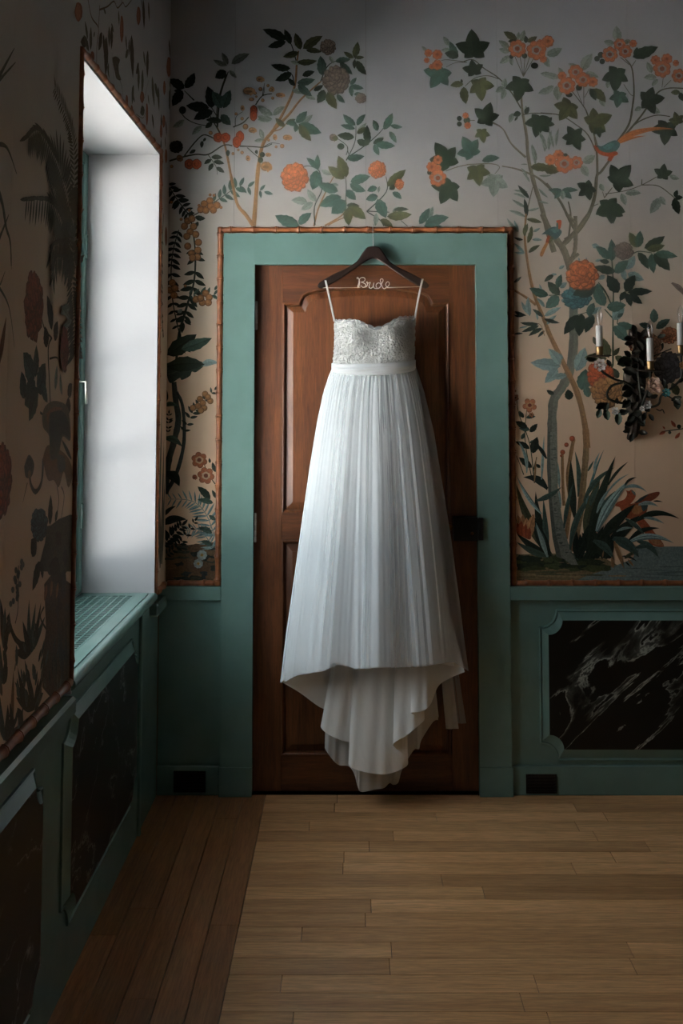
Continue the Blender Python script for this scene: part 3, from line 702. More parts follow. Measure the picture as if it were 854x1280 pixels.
# folded satin train and longer tulle under-layer
def sheet(name, m, pts, pytop, par, k=7, nz=26, wob=.002, pw=1.15):
    P = crom(pts, k); rows = []
    for j in range(nz + 1):
        v = j / nz; r_ = []
        for i, (xt, xb_, d, hp) in enumerate(P):
            r_.append(dp(lerp(xt, xb_, v ** pw), lerp(pytop, hp, v), max(.02, lerp(.055 + d * .35, d, v ** .8) + wob * math.sin(i * .9 + 4 * v))))
        rows.append(r_)
    return MB().grid(rows).build(name, m, par)
T = lambda d: .225 - d     # distance in front of the door from depth behind the skirt front
tr = [(372, 353, T(.06), 853), (388, 375, T(.09), 866), (408, 400, T(.115), 884), (424, 421, T(.12), 892), (427, 414, T(.115), 902), (423, 401, T(.095), 907), (425, 409, T(.075), 917), (436, 428, T(.07), 926), (448, 442, T(.085), 930), (450, 441, T(.08), 946),
      (444, 435.5, T(.06), 955), (450, 445, T(.045), 962), (468, 468, T(.04), 967), (484, 487, T(.045), 967), (503, 509, T(.07), 957), (505, 506, T(.07), 945), (495, 491.5, T(.035), 931), (503, 507, T(.03), 920), (517, 522, T(.035), 908), (527, 531, T(.06), 899), (522, 524, T(.06), 895), (513, 513.8, T(.02), 891), (522, 527, T(.015), 889), (532, 538, T(.03), 881),
      (542, 548, T(.075), 858), (552, 562, T(.085), 848), (566, 581, T(.06), 840)]
sheet('satin_train', 'satin', tr, 775, dress)
ut = [(410, 406, T(.125), 935), (418, 413, T(.115), 946), (424, 423, T(.12), 956), (438, 436, T(.115), 958), (446, 443, T(.10), 968), (449, 447, T(.09), 983), (456, 452, T(.09), 990), (470, 468, T(.095), 987), (480, 480, T(.09), 985), (486, 487, T(.105), 979), (492, 492, T(.095), 981), (499, 498, T(.09), 978), (503, 503, T(.11), 962), (512, 517, T(.115), 938), (518, 524, T(.11), 936), (524, 527, T(.12), 925), (532, 541, T(.115), 903), (538, 548, T(.12), 900)]
sheet('tulle_underlayer', 'dress_under_tulle', ut, 770, dress)
sheet('tulle_underlayer', 'dress_under_tulle', [(a + 1.5 * math.sin(i), b + 1.2 * math.sin(i * 2), max(.024, c - .012), d - 5 - 3 * math.sin(i * 1.7)) for i, (a, b, c, d) in enumerate(ut)], 770, dress)
sheet('sash_tail', 'dress_under_tulle', [(540, 557.5, .10, 911), (544, 563, .107, 911.5), (547, 568, .10, 911), (550, 573.5, .106, 911)], 690, dress, wob=.001)
sheet('sash_tail', 'dress_sheer', [(545, 571, .085, 904), (550, 577, .09, 904.5), (554, 583, .084, 904)], 690, dress, wob=.001)

# ------------------------------------------------------------------ wall sconce
SV = lambda x, y, d: dp(720 + x * 134 / 854, 370 + y * 134 / 854, d)
sconce = tag(empty('wall_sconce', SV(480, 1140, 0)), 'dark bronze wall sconce with white candles and porcelain flowers on the wallpaper', 'sconce')
random.seed(21)
outp = crom([(425, 262), (500, 285), (545, 340), (560, 430), (548, 560), (560, 690), (540, 800), (525, 930), (505, 1090), (470, 1135), (430, 1150), (405, 1130), (425, 1050), (430, 960), (400, 900), (410, 800), (378, 690), (385, 590), (430, 500), (450, 420), (420, 330), (425, 262)], 4)[:-1]
n = len(outp); cen = (470, 700); rows = []
for e, d in ((1, .0015), (1, .012), (.75, .026), (.4, .034)): rows.append([SV(lerp(cen[0], x, e), lerp(y, lerp(cen[1], y, .96), 1 - e), d + .004 * math.sin(i * 1.7) * (e < .9)) for i, (x, y) in enumerate(outp)])
m = MB(); m.grid(rows, closed=True); m.add(rows[-1], [tuple(range(n))]); m.add(rows[0], [tuple(range(n))]); m.build('back_plate', 'bronze_brown', sconce)
def arm(pts, r=.0045): return MB().tube(crom([tuple(SV(*p)) for p in pts], 6), r, 8).build('arm', 'bronze_leaf', sconce)
arm([(470, 740, .03), (400, 690, .06), (300, 660, .085), (210, 600, .10), (188, 545, .10), (188, 485, .10)])
arm([(460, 860, .03), (350, 850, .05), (265, 820, .06), (250, 770, .055), (290, 715, .05), (370, 690, .04)])
arm([(480, 930, .03), (520, 890, .07), (555, 790, .11), (590, 700, .145), (596, 600, .15)], .005)
arm([(490, 900, .03), (600, 885, .06), (660, 860, .08), (685, 790, .09), (780, 720, .10), (840, 650, .105), (840, 560, .105), (836, 465, .105)])
arm([(640, 900, .075), (670, 915, .08), (690, 905, .08), (705, 935, .085)], .002)
arm([(600, 880, .06), (560, 930, .06), (535, 1000, .055)], .0025)
arm([(690, 790, .09), (740, 800, .095), (780, 830, .095)], .0025)
arm([(510, 560, .035), (560, 500, .04), (640, 470, .04), (760, 420, .035)], .002)
arm([(505, 480, .03), (500, 640, .05), (520, 820, .05)], .004)
def candle(x, yt, yb_, d, w=27):
    top = SV(x, yt, d); bot = SV(x, yb_, d); h = top.z - bot.z; r = (SV(x + w, yt, d) - top).x
    cn = MB(); cn.lathe(bot, [(r, 0), (r, h * .985), (r * .85, h), (r * .5, h)], 16); cn.build('candle_sleeve', 'candle_white', sconce)
    u = r / .0135; MB().lathe(bot, [(0, -.034), (.008 * u, -.034), (.012 * u, -.030), (r * 1.02, -.022), (r * 1.06, -.004), (r * 1.14, 0), (r * 1.14, .003), (r, .003)], 16).build('candle_cup', 'brass', sconce)
    MB().lathe((bot[0], bot[1], bot[2] - .036), [(0, -.001), (.028, 0), (.042, .003), (.045, .006), (.042, .0045), (.028, .002), (0, .0015)], 20).build('drip_pan', 'bronze_brown', sconce)
    b = MB(); R = r * .98
    b.lathe(top, [(R * .5, -.002), (R * .62, .004), (R * .9, .018), (R, .030), (R * .93, .043), (R * .66, .056), (R * .3, .064), (R * .1, .068), (0, .069)], 16); bulb = b.build('bulb', 'bulb_glass', sconce)
    f = MB(); f.tube([(top.x, top.y, top.z), (top.x - r * .15, top.y, top.z + .02), (top.x, top.y, top.z + .042), (top.x + r * .15, top.y, top.z + .02), (top.x + .0005, top.y, top.z)], .0008, 5); f.build('filament', 'brass', bulb)
candle(188, 235, 410, .10); candle(593, 335, 525, .15, 26); candle(836, 215, 398, .105, 27)
def rose(x, y, d, rad, m, name='porcelain_flower'):
    c = SV(x, y, d); mb = MB(); rr = rad * .157 * .0031
    for ring, (np_, sz, tilt, dr) in enumerate(((7, .62, .25, .62), (6, .52, .7, .38), (4, .38, 1.1, .15))):
        for q in range(np_):
            an = 6.283 * q / np_ + ring * .5 + random.uniform(-.15, .15); ax = Vector((math.cos(an), 0, math.sin(an))); tn = Vector((-math.sin(an), 0, math.cos(an))); fw = Vector((0, -1, 0))
            pr = []
            for i in range(4):
                s = i / 3
                pr.append([c + ax * rr * (dr + sz * s * math.cos(tilt)) + fw * rr * (.15 * ring + sz * math.sin(tilt) * s + .12 * s * s) + tn * rr * sz * .62 * t * math.sin(.5 + 2.2 * s) - ax * rr * .12 * t * t * s + fw * rr * .1 * abs(t) for t in (-1, -.5, 0, .5, 1)])
            mb.grid(pr)
    mb.lathe(tuple(c), [(rr * .3, 0), (rr * .28, -rr * .5), (rr * .12, -rr * .7), (0, -rr * .72)], 8, 'y')
    return mb.build(name, m, sconce)
rose(190, 548, .115, 44, 'porcelain_white'); rose(620, 712, .15, 56, 'porcelain_pink'); rose(718, 770, .105, 30, 'porcelain_blue'); rose(570, 865, .085, 30, 'porcelain_white')
rose(528, 897, .085, 20, 'porcelain_white'); rose(312, 915, .07, 27, 'porcelain_white'); rose(848, 552, .115, 24, 'porcelain_orange')
def mleaf(x, y, ang, ln, d, m='bronze_leaf', w=.55):
    c = SV(x, y, d); s = ln * .157 * .0031; a = math.radians(ang); ax = Vector((math.cos(a), -.25, math.sin(a))); tn = Vector((-math.sin(a), 0, math.cos(a))); rows = []
    ph = random.uniform(0, 6)
    for i in range(8):
        t = i / 7; hw = w * .5 * math.sin(math.pi * min(1, t * .93 + .05)) ** .75 * (1 + .12 * (i % 2))
        rows.append([c + ax * s * t + tn * s * hw * q + Vector((0, -1, 0)) * s * (.18 * abs(q) + .12 * math.sin(3 * t + ph)) for q in (-1, -.5, 0, .5, 1)])
    return MB().grid(rows).build('leaf', m, sconce)
for x, y, an, ln, d in [(275, 560, 120, 60, .07), (440, 480, 150, 75, .05), (440, 550, 170, 65, .05), (440, 330, 190, 65, .05), (240, 860, 200, 95, .06), (250, 850, 250, 80, .06), (400, 930, 160, 65, .05), (340, 940, 20, 75, .05),
                        (430, 1070, 190, 60, .035), (490, 1080, -10, 75, .035), (450, 1095, 250, 70, .035), (555, 930, 240, 70, .06), (580, 940, -60, 60, .06), (760, 830, 20, 75, .095), (770, 820, -40, 70, .095), (590, 810, 20, 60, .08), (585, 800, 160, 55, .08), (650, 330, 20, 60, .04),
                        (480, 300, 120, 80, .04), (520, 330, 60, 80, .04), (470, 620, 160, 110, .05), (500, 640, 20, 110, .05), (450, 760, 200, 100, .05), (520, 770, -20, 90, .05), (430, 830, 220, 90, .05), (510, 860, -40, 90, .05), (460, 930, 230, 90, .045), (480, 950, -50, 90, .045), (440, 1000, 200, 60, .04), (490, 1010, -20, 60, .04),
                        (560, 620, 40, 60, .05), (545, 560, 60, 70, .04), (700, 720, 100, 60, .09), (820, 690, 45, 50, .10), (380, 880, 80, 60, .05), (330, 860, 100, 50, .05)]:
    mleaf(x, y, an, ln, d, 'bronze_leaf')
for x, y, an, ln, d in [(190, 900, 250, 75, .055), (225, 900, 285, 90, .055), (330, 930, 270, 95, .045), (800, 800, 270, 100, .09), (160, 490, 190, 90, .06), (440, 500, 200, 130, .03)]: mleaf(x, y, an, ln, d, 'green_leaf', .6)

for k in range(34):   # dense metal foliage over the back plate
    y = random.uniform(300, 1110); x = interp([(260, 470), (420, 500), (600, 470), (800, 475), (1000, 470), (1150, 455)], y) + random.uniform(-62, 62)
    mleaf(x, y, random.uniform(0, 360), random.uniform(45, 85), random.uniform(.03, .05), random.choice(['bronze_leaf', 'bronze_leaf', 'bronze_brown']))

# ------------------------------------------------------------------ hand-painted wallpaper motifs (flat print lying on the paper)
DG = (34, 49, 33); TG = (58, 88, 76); PG = (136, 152, 138); OG = (74, 78, 42); BL = (74, 122, 122); PB = (128, 160, 156)
BR = (150, 112, 72); GB = (120, 112, 88); OR = (182, 110, 72); RD = (166, 76, 38); TA = (176, 134, 92); BN = (124, 110, 100); DK = (26, 40, 30); GY = (112, 124, 112)
CO = dict(d=DG, t=TG, p=PG, o=OG, b=BL, q=PB, k=DK)
def cl(c, f=1.0):
    q = [s2l(v) * f for v in c]; y = .3 * q[0] + .59 * q[1] + .11 * q[2]
    return tuple(min(1, .86 * lerp(v, y, .08 if c[0] > c[1] * 1.1 else .28)) for v in q) + (1,)
class Paint:
    def __init__(s, wall, base=.0003): s.wall = wall; s.m = MB(); s.i = 0; s.base = base; s.rng = random.Random(3); s.dx = 0; s.top = {}
    def view(s, x0, y0, x1, w=854): s.x0, s.y0, s.sc = x0, y0, (x1 - x0) / w; return s
    def P(s, x, y):
        px, py = s.x0 + x * s.sc + s.dx, s.y0 + y * s.sc
        if s.wall == 'b': v = hy(px, py); return (v.x, v.z)
        v = hx(px, py); return (v.y, v.z)
    def put(s, pts, faces, col):
        x0, x1 = min(q[0] for q in pts), max(q[0] for q in pts); y0, y1 = min(q[1] for q in pts), max(q[1] for q in pts); z = .012
        cells = [(i, j) for i in range(math.floor(x0 / z), math.floor(x1 / z) + 1) for j in range(math.floor(y0 / z), math.floor(y1 / z) + 1)]
        lay = 1 + max(s.top.get(q, 0) for q in cells)
        for q in cells: s.top[q] = lay
        s.mx = max(getattr(s, 'mx', 0), lay); off = s.base + lay * 8e-6
        vs = [(a, YB - off, b) for a, b in pts] if s.wall == 'b' else [(XL + off, a, b) for a, b in pts]
        if s.wall == 'l': col = tuple(lerp(v, w, .22) for v, w in zip(col, (.34, .24, .16, 1)))
        s.m.add(vs, faces, col)
    def done(s, name, label=None, keep=False):
        if not s.m.v: return
        o = s.m.build(name, 'wallpaper_print', wall_back if s.wall == 'b' else wall_left, fixn=False)
        if label: o['label'] = label
        s.m = MB()
        if not keep: s.i = 0
    def leafm(s, b, t, w, col, bend=0.0, tooth=0, vein=True, f=1.0):
        ax, ay = t[0] - b[0], t[1] - b[1]; ln = math.hypot(ax, ay)
        if ln < 1e-5: return
        nx, ny = -ay, ax; N = 9; l = []; c = []; r = []; f *= s.rng.uniform(.82, 1.15)
        for k in range(N + 1):
            u = k / N; h = .5 * w * (max(0.0, math.sin(math.pi * u ** .82)) ** .85) * (1 + tooth * (.5 if k % 2 else -.5)); q = bend * 4 * u * (1 - u)
            cx, cy = b[0] + ax * u + nx * q, b[1] + ay * u + ny * q
            c.append((cx, cy)); l.append((cx + nx * h, cy + ny * h)); r.append((cx - nx * h, cy - ny * h))
        fs = [(k, k + 1, N + 2 + k, N + 1 + k) for k in range(N)]
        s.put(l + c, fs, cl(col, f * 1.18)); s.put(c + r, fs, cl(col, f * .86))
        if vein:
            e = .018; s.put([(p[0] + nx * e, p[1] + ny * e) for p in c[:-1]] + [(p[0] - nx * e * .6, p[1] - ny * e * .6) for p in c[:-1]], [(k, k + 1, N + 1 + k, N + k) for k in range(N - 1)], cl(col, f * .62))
    def leaf(s, bx, by, tx, ty, w=.42, c='d', bend=None, tooth=.12):
        if bend is None: bend = s.rng.uniform(-.06, .06)
        s.leafm(s.P(bx, by), s.P(tx, ty), w, CO[c] if isinstance(c, str) else c, bend, tooth)
    def leaves(s, L_):
        for q in L_:
            c = q[5] if len(q) > 5 else 'd'; w = q[4] if len(q) > 4 else .42
            if isinstance(w, str): c, w = w, .42
            s.leaf(q[0], q[1], q[2], q[3], w, c)
    def lobed(s, x, y, tx, ty, c='d', n=5):
        ctr = s.P(x, y); t = s.P(tx, ty); ln = math.hypot(t[0] - ctr[0], t[1] - ctr[1]); a0 = math.atan2(t[1] - ctr[1], t[0] - ctr[0]); col = CO[c]
        for da, k, w in ((2.2, .66, .74), (-2.2, .66, .74), (1.14, .92, .6), (-1.14, .92, .6), (0, 1.05, .58)):
            da += s.rng.uniform(-.12, .12); k *= s.rng.uniform(.9, 1.08); a = a0 + da; st = (ctr[0] - .12 * ln * math.cos(a), ctr[1] - .12 * ln * math.sin(a))
            s.leafm(st, (ctr[0] + ln * k * math.cos(a), ctr[1] + ln * k * math.sin(a)), w, col, 0, .04)
    def stroke(s, pts, w0, w1=None, col=BR, shade=True):
        """w in crop pixels, tapering from w0 at the first point to w1"""
        w1 = w0 if w1 is None else w1; P = crom([s.P(*p) for p in pts], 6); n = len(P); mm = s.sc * .0031 if s.wall == 'b' else s.sc * .0024; l = []; r = []; c = []
        for i in range(n):
            a, b = P[max(i - 1, 0)], P[min(i + 1, n - 1)]; tx, ty = b[0] - a[0], b[1] - a[1]; q = math.hypot(tx, ty) or 1; h = lerp(w0, w1, i / (n - 1)) * mm * .5 * s.rng.uniform(.9, 1.1)
            l.append((P[i][0] - ty / q * h, P[i][1] + tx / q * h)); r.append((P[i][0] + ty / q * h, P[i][1] - tx / q * h)); c.append(P[i])
        fs = [(k, k + 1, n + 1 + k, n + k) for k in range(n - 1)]
        s.put(l + c, fs, cl(col, 1.12)); s.put(c + r, fs, cl(col, .8))
    def blob(s, x, y, rx, ry, col, f=1.0, n=14, sc=0.0, ph=0):
        pts = [s.P(x + rx * (1 + sc * math.sin(k * 2.5 + ph)) * math.cos(6.2832 * k / n), y + ry * (1 + sc * math.sin(k * 2.5 + ph)) * math.sin(6.2832 * k / n)) for k in range(n)]
        s.put(pts, [tuple(range(n))], cl(col, f))
    def poly(s, pts, col, f=1.0, smooth=True):
        p = crom([tuple(q) for q in pts] + [tuple(pts[0])], 4)[:-1] if smooth else pts
        s.put([s.P(*q) for q in p], [tuple(range(len(p)))], cl(col, f))
    def peony(s, x, y, rx, ry, col, f=1.0):
        g = s.rng; s.blob(x, y, rx * .93, ry * .93, col, .4 * f, 26, .07)
        for ring, (n, dist, sz) in enumerate(((12, .76, .28), (10, .56, .27), (8, .34, .24), (5, .14, .2))):
            for k in range(n):
                a = 6.283 * (k + g.random() * .5) / n; cx, cy = x + rx * dist * math.cos(a), y + ry * dist * math.sin(a); z = sz * g.uniform(.8, 1.2)
                s.blob(cx, cy, rx * z, ry * z, col, .45 * f, 11, .12, g.random() * 6); v = g.uniform(.8, 1.3) * f
                s.blob(cx - rx * .03, cy - ry * .04, rx * z * .82, ry * z * .8, col, v, 11, .12, g.random() * 6)
                s.blob(cx - rx * .05, cy - ry * .07, rx * z * .45, ry * z * .4, col, v * 1.3, 8, .1)
    def blossom(s, x, y, r, c1=OR, c2=(168, 172, 172), c3=(120, 60, 28), n=7, sq=1.0):
        a0 = s.rng.random() * 6
        for k in range(n):
            a = a0 + 6.283 * k / n; s.blob(x + r * .64 * math.cos(a), y + r * .64 * sq * math.sin(a), r * .4, r * .4 * sq, c1, .5, 10)
        for k in range(n):
            a = a0 + 6.283 * k / n; s.blob(x + r * .62 * math.cos(a), y + r * .62 * sq * math.sin(a), r * .35, r * .35 * sq, c1, s.rng.uniform(.9, 1.15), 10)
        s.blob(x, y, r * .5, r * .46 * sq, c2, .8, 14, .1); s.blob(x, y, r * .28, r * .27 * sq, c3, 1, 10)
    def cluster(s, pts):
        for x, y, r in pts: s.blossom(x, y, r, c2=(168, 172, 172) if r > 34 else OR, c3=(120, 60, 28) if r > 26 else (170, 90, 55))
    def berries(s, pts, col):
        for q in pts:
            x, y, r = q[0], q[1], q[2]; ry = q[3] if len(q) > 3 else r; s.blob(x, y, r * 1.08, ry * 1.08, col, .5, 12); s.blob(x - r * .08, y - ry * .08, r * .85, ry * .85, col, s.rng.uniform(.85, 1.15), 12); s.blob(x - r * .2, y - ry * .25, r * .4, ry * .35, col, 1.3, 8)
    def bud(s, x, y, rx, ry, col=TA):
        s.berries([(x, y, rx * .7, ry * .7)], col); s.blob(x + rx * .5, y + ry * .1, rx * .6, ry * .75, col, 1.15, 11, .2); s.blob(x + rx * .1, y + ry * .1, rx * .5, ry * .25, col, .55, 8)
    def fruit(s, x, y, rx, ry, ang=0, col=RD):
        for k in (-1, 1):
            cx, cy = x + k * rx * .45 * math.cos(ang), y + k * rx * .45 * math.sin(ang); s.blob(cx, cy, rx * .62, ry, col, .45, 14, .05); s.blob(cx, cy, rx * .55, ry * .9, col, 1, 14, .05); s.blob(cx, cy, rx * .3, ry * .5, col, .62, 10); s.blob(cx, cy - ry * .05, rx * .2, ry * .35, col, 1.15, 10)
    def pinnate(s, pts, n, ln, c='d', ang=55, w=.38):
        P = crom([s.P(*p) for p in pts], 8); m = len(P); mm = s.sc * (.0031 if s.wall == 'b' else .0024)
        for k in range(n):
            i = min(m - 2, int((k + .5) / n * (m - 1))); a, b = P[i], P[i + 1]; th = math.atan2(b[1] - a[1], b[0] - a[0]); q = ln * mm * (1 - .35 * abs(2 * k / n - .8))
            for sd in (1, -1):
                t = th + sd * math.radians(ang + s.rng.uniform(-12, 12)); s.leafm(a, (a[0] + q * math.cos(t), a[1] + q * math.sin(t)), w, CO[c], 0, 0)
        t = P[-1]; a = P[-2]; th = math.atan2(t[1] - a[1], t[0] - a[0]); q = ln * mm * .8; s.leafm(t, (t[0] + q * math.cos(th), t[1] + q * math.sin(th)), w, CO[c])
    def frond(s, pts, n, ln, c, hang=.6, both=True):
        """feathery leaflets; hang pulls them downward"""
        P = crom([s.P(*p) for p in pts], 10); m = len(P); col = CO[c] if isinstance(c, str) else c; mm = s.sc * (.0031 if s.wall == 'b' else .0024)
        for k in range(n):
            i = min(m - 2, int(k / n * (m - 1))); a, b = P[i], P[i + 1]; th = math.atan2(b[1] - a[1], b[0] - a[0])
            for sd in ((1, -1) if both else (1,)):
                t = th + sd * 1.0; dx, dy = math.cos(t), math.sin(t) - hang; q = math.hypot(dx, dy) or 1; z = ln * mm * s.rng.uniform(.7, 1.1) * (1 - .5 * k / n)
                s.leafm(a, (a[0] + dx / q * z, a[1] + dy / q * z), .16, col, 0, 0, False)
        s.stroke(pts, 5, 2, col)
    def blade(s, bx, by, tx, ty, w, c, bend=0.0, stripe=False, dark=None):
        b, t = s.P(bx, by), s.P(tx, ty); ax, ay = t[0] - b[0], t[1] - b[1]; nx, ny = -ay, ax; ln = math.hypot(ax, ay); mm = s.sc * (.0031 if s.wall == 'b' else .0024); N = 12; col = CO[c] if isinstance(c, str) else c
        hw = .5 * w * mm / ln; rows = []
        for k in range(N + 1):
            u = k / N; h = hw * (min(1, .35 + 2.2 * u) if u < .4 else 1) * (1 - max(0, (u - .35) / .65) ** 1.8); q = bend * 4 * u * (1 - u)
            cx, cy = b[0] + ax * u + nx * q, b[1] + ay * u + ny * q; rows.append([(cx + nx * h * e, cy + ny * h * e) for e in (1, .33, 0, -.33, -1)])
        V = [p for r in rows for p in r]
        for j, f in enumerate((1.15, .95, .8, 1.0) if not stripe else (1.6, .6, 1.6, .6)):
            s.put(V, [(k * 5 + j, (k + 1) * 5 + j, (k + 1) * 5 + j + 1, k * 5 + j + 1) for k in range(N)], cl(col, f * s.rng.uniform(.9, 1.08)))

def tree_upper_left(p):
    # slender brown tree over the door
    p.view(190, 0, 530)
    for q in [([(320, 710), (328, 600), (335, 520), (350, 450), (382, 408), (420, 340), (448, 272), (455, 200), (460, 160)], 14, 5), ([(382, 408), (430, 360), (470, 310), (532, 255)], 10, 4),
              ([(318, 708), (295, 675), (268, 640), (250, 560), (230, 460), (205, 400)], 13, 5), ([(382, 412), (405, 405), (425, 385)], 5, 3)]: p.stroke(*q)
    for q in [([(455, 200), (435, 135), (400, 110)], 4, 2), ([(445, 265), (440, 235), (410, 215)], 4, 2), ([(530, 255), (560, 200), (640, 180)], 4, 2), ([(205, 400), (215, 300), (240, 225)], 6, 3), ([(635, 195), (650, 150)], 3, 2)]: p.stroke(*q, col=DG)
    p.view(320, 30, 480)
    p.leaves([(300, 265, 230, 250, 'p'), (315, 660, 380, 605, 'p'), (240, 440, 320, 465, 'p'), (330, 480, 400, 505, 'p'), (112, 610, 10, 545, 'p'), (110, 635, 10, 640, 'p'), (115, 610, 195, 550, 'p'), (50, 770, 25, 700, 'p'), (490, 215, 520, 265, 'p'),
              (205, 105, 45, 35, .36), (232, 135, 190, 35, .4), (200, 118, 78, 155, .4), (298, 170, 262, 60, .45, 'o'), (315, 165, 445, 80, .4, 'o'), (285, 190, 180, 220, .42, 'o'), (335, 175, 440, 188, .36, 'o'), (275, 255, 410, 245, .32, 'o'), (230, 298, 100, 272, .38), (238, 325, 128, 378, .45), (262, 412, 215, 360, .45), (275, 395, 395, 370, .42, 't'), (310, 345, 392, 318, .48), (280, 405, 375, 482, .42, 't'), (440, 342, 430, 212, .48, 't'), (385, 445, 450, 408, .45),
              (455, 440, 410, 530, .6), (478, 455, 540, 568, .48, 'o'), (540, 470, 595, 528, .42, 't'), (560, 258, 645, 338, .38, 't'), (530, 250, 632, 238, .4, 't'), (655, 225, 680, 118, .42, 'o'), (650, 228, 585, 185, .4, 'o'), (660, 225, 724, 222, .4, 'o'), (660, 238, 658, 300, .42), (672, 245, 738, 340, .42), (630, 405, 672, 358, .45, 't'), (632, 410, 720, 430, .4, 't'), (632, 412, 642, 487, .42, 't'), (655, 470, 705, 462, .5, 't'),
              (270, 660, 342, 582, .5, 't'), (200, 668, 265, 635, .45, 'o'), (272, 668, 205, 660, .6, 't'), (270, 668, 262, 722, .6, 't'), (285, 668, 438, 728, .45, 't'), (290, 672, 370, 782, .42, 'o'), (192, 685, 130, 628, .45, 'o')])
    p.stroke([(5, 520), (50, 470), (55, 420)], 5, 3, DG); p.stroke([(45, 825), (100, 795), (160, 800)], 5, 3, DG); p.stroke([(40, 480), (100, 465)], 4, 3, DG)
    for q in [(25, 370, 30, 22), (105, 435, 18, 24), (158, 474, 34, 20), (125, 755, 16, 26), (205, 757, 34, 24)]: p.bud(*q)
    p.berries([(30, 435, 11), (82, 410, 9), (112, 495, 10), (45, 508, 10), (135, 820, 9), (175, 815, 14), (85, 775, 9)], TA)
    p.done('painted_tree', keep=True)
    for q in [(535, 375, 92, 98), (482, 155, 54, 52), (700, 495, 38, 35)]: p.peony(*q, BN); p.done('painted_peony', keep=True)
    p.done('painted_leaves')

def fruit_branch(p):
    p.view(180, 60, 340)
    S = [([(335, 350), (270, 285)], 9, 5), ([(240, 420), (280, 470), (350, 505), (440, 522)], 7, 5), ([(485, 470), (490, 390), (510, 290), (550, 175)], 8, 6), ([(490, 460), (440, 380)], 7, 5), ([(505, 565), (440, 450)], 9, 6), ([(270, 720), (340, 630), (400, 580), (470, 605)], 9, 8), ([(165, 755), (270, 725), (350, 710), (430, 710), (530, 650), (590, 652)], 12, 8), ([(640, 655), (720, 658), (800, 662), (854, 640)], 9, 7), ([(595, 528), (660, 500), (700, 460)], 10, 7), ([(610, 520), (615, 460), (660, 425)], 5, 3), ([(745, 380), (790, 320), (854, 305)], 9, 6), ([(690, 665), (740, 710), (785, 745)], 7, 4), ([(430, 715), (480, 790), (490, 845)], 5, 3), ([(790, 320), (805, 235)], 5, 3)]
    for q in S: p.stroke(*q, col=(64, 66, 44))
    p.leaves([(270, 480, 190, 530, 'p'), (385, 520, 320, 580, 'p'), (765, 385, 840, 440, 'p'), (760, 455, 845, 482, 'p'), (795, 600, 775, 540, 'p'), (800, 612, 735, 620, 'p'), (560, 110, 520, 30, .4, GY), (555, 115, 462, 78, .35, GY), (585, 105, 705, 38, .4, GY), (570, 150, 620, 200, .4, GY),
              (270, 270, 166, 208, .52, 'k'), (275, 268, 338, 165, .5, 'k'), (258, 285, 190, 388, .55, 'k'), (255, 290, 200, 285, .5, 'k'), (452, 402, 425, 255, .5, 'k'), (435, 400, 280, 385, .46, 'k'), (460, 422, 332, 478, .5, 'k'), (518, 402, 455, 290, .55, 't'), (530, 402, 578, 280, .5, 't'), (515, 445, 580, 515, .6, 't'), (520, 490, 412, 480, .4, 'd'), (455, 498, 410, 535, .6, 'd'), (548, 155, 475, 200, .75, 'd'),
              (450, 728, 526, 732, .45), (450, 745, 402, 775, .5), (465, 757, 537, 772, .42), (462, 770, 432, 822, .5), (485, 795, 538, 832, .45), (345, 680, 303, 705, .5), (412, 600, 395, 625, .6), (390, 620, 385, 668, .5), (560, 680, 562, 725, .6), (750, 680, 755, 710, .7)])
    p.peony(215, 660, 46, 42, (46, 48, 40)); p.blob(258, 415, 24, 26, DK); p.bud(235, 735, 24, 30, (120, 90, 60))
    for q in [(770, 207, 28, 24), (695, 287, 45, 34), (655, 400, 15, 24), (720, 548, 30, 24), (810, 790, 42, 42), (826, 712, 22, 18), (692, 735, 16, 24)]: p.bud(*q)
    p.berries([(828, 252, 10), (778, 275, 13), (743, 303, 10), (793, 350, 11), (718, 343, 17, 11), (845, 280, 12), (615, 440, 10), (655, 472, 11), (678, 525, 18), (595, 705, 10), (655, 698, 11), (630, 680, 8), (185, 790, 11), (750, 325, 8), (445, 567, 13)], TA)
    p.blob(790, 712, 18, 18, DG); p.blob(778, 748, 18, 20, DG)
    p.done('painted_branch', keep=True)
    for q in [(520, 598, 54, 33, 0), (630, 610, 46, 40, 2.1), (732, 435, 40, 36, 1.6), (327, 775, 54, 35, 0)]: p.fruit(*q); p.done('painted_fruit', keep=True)
    p.i = 0

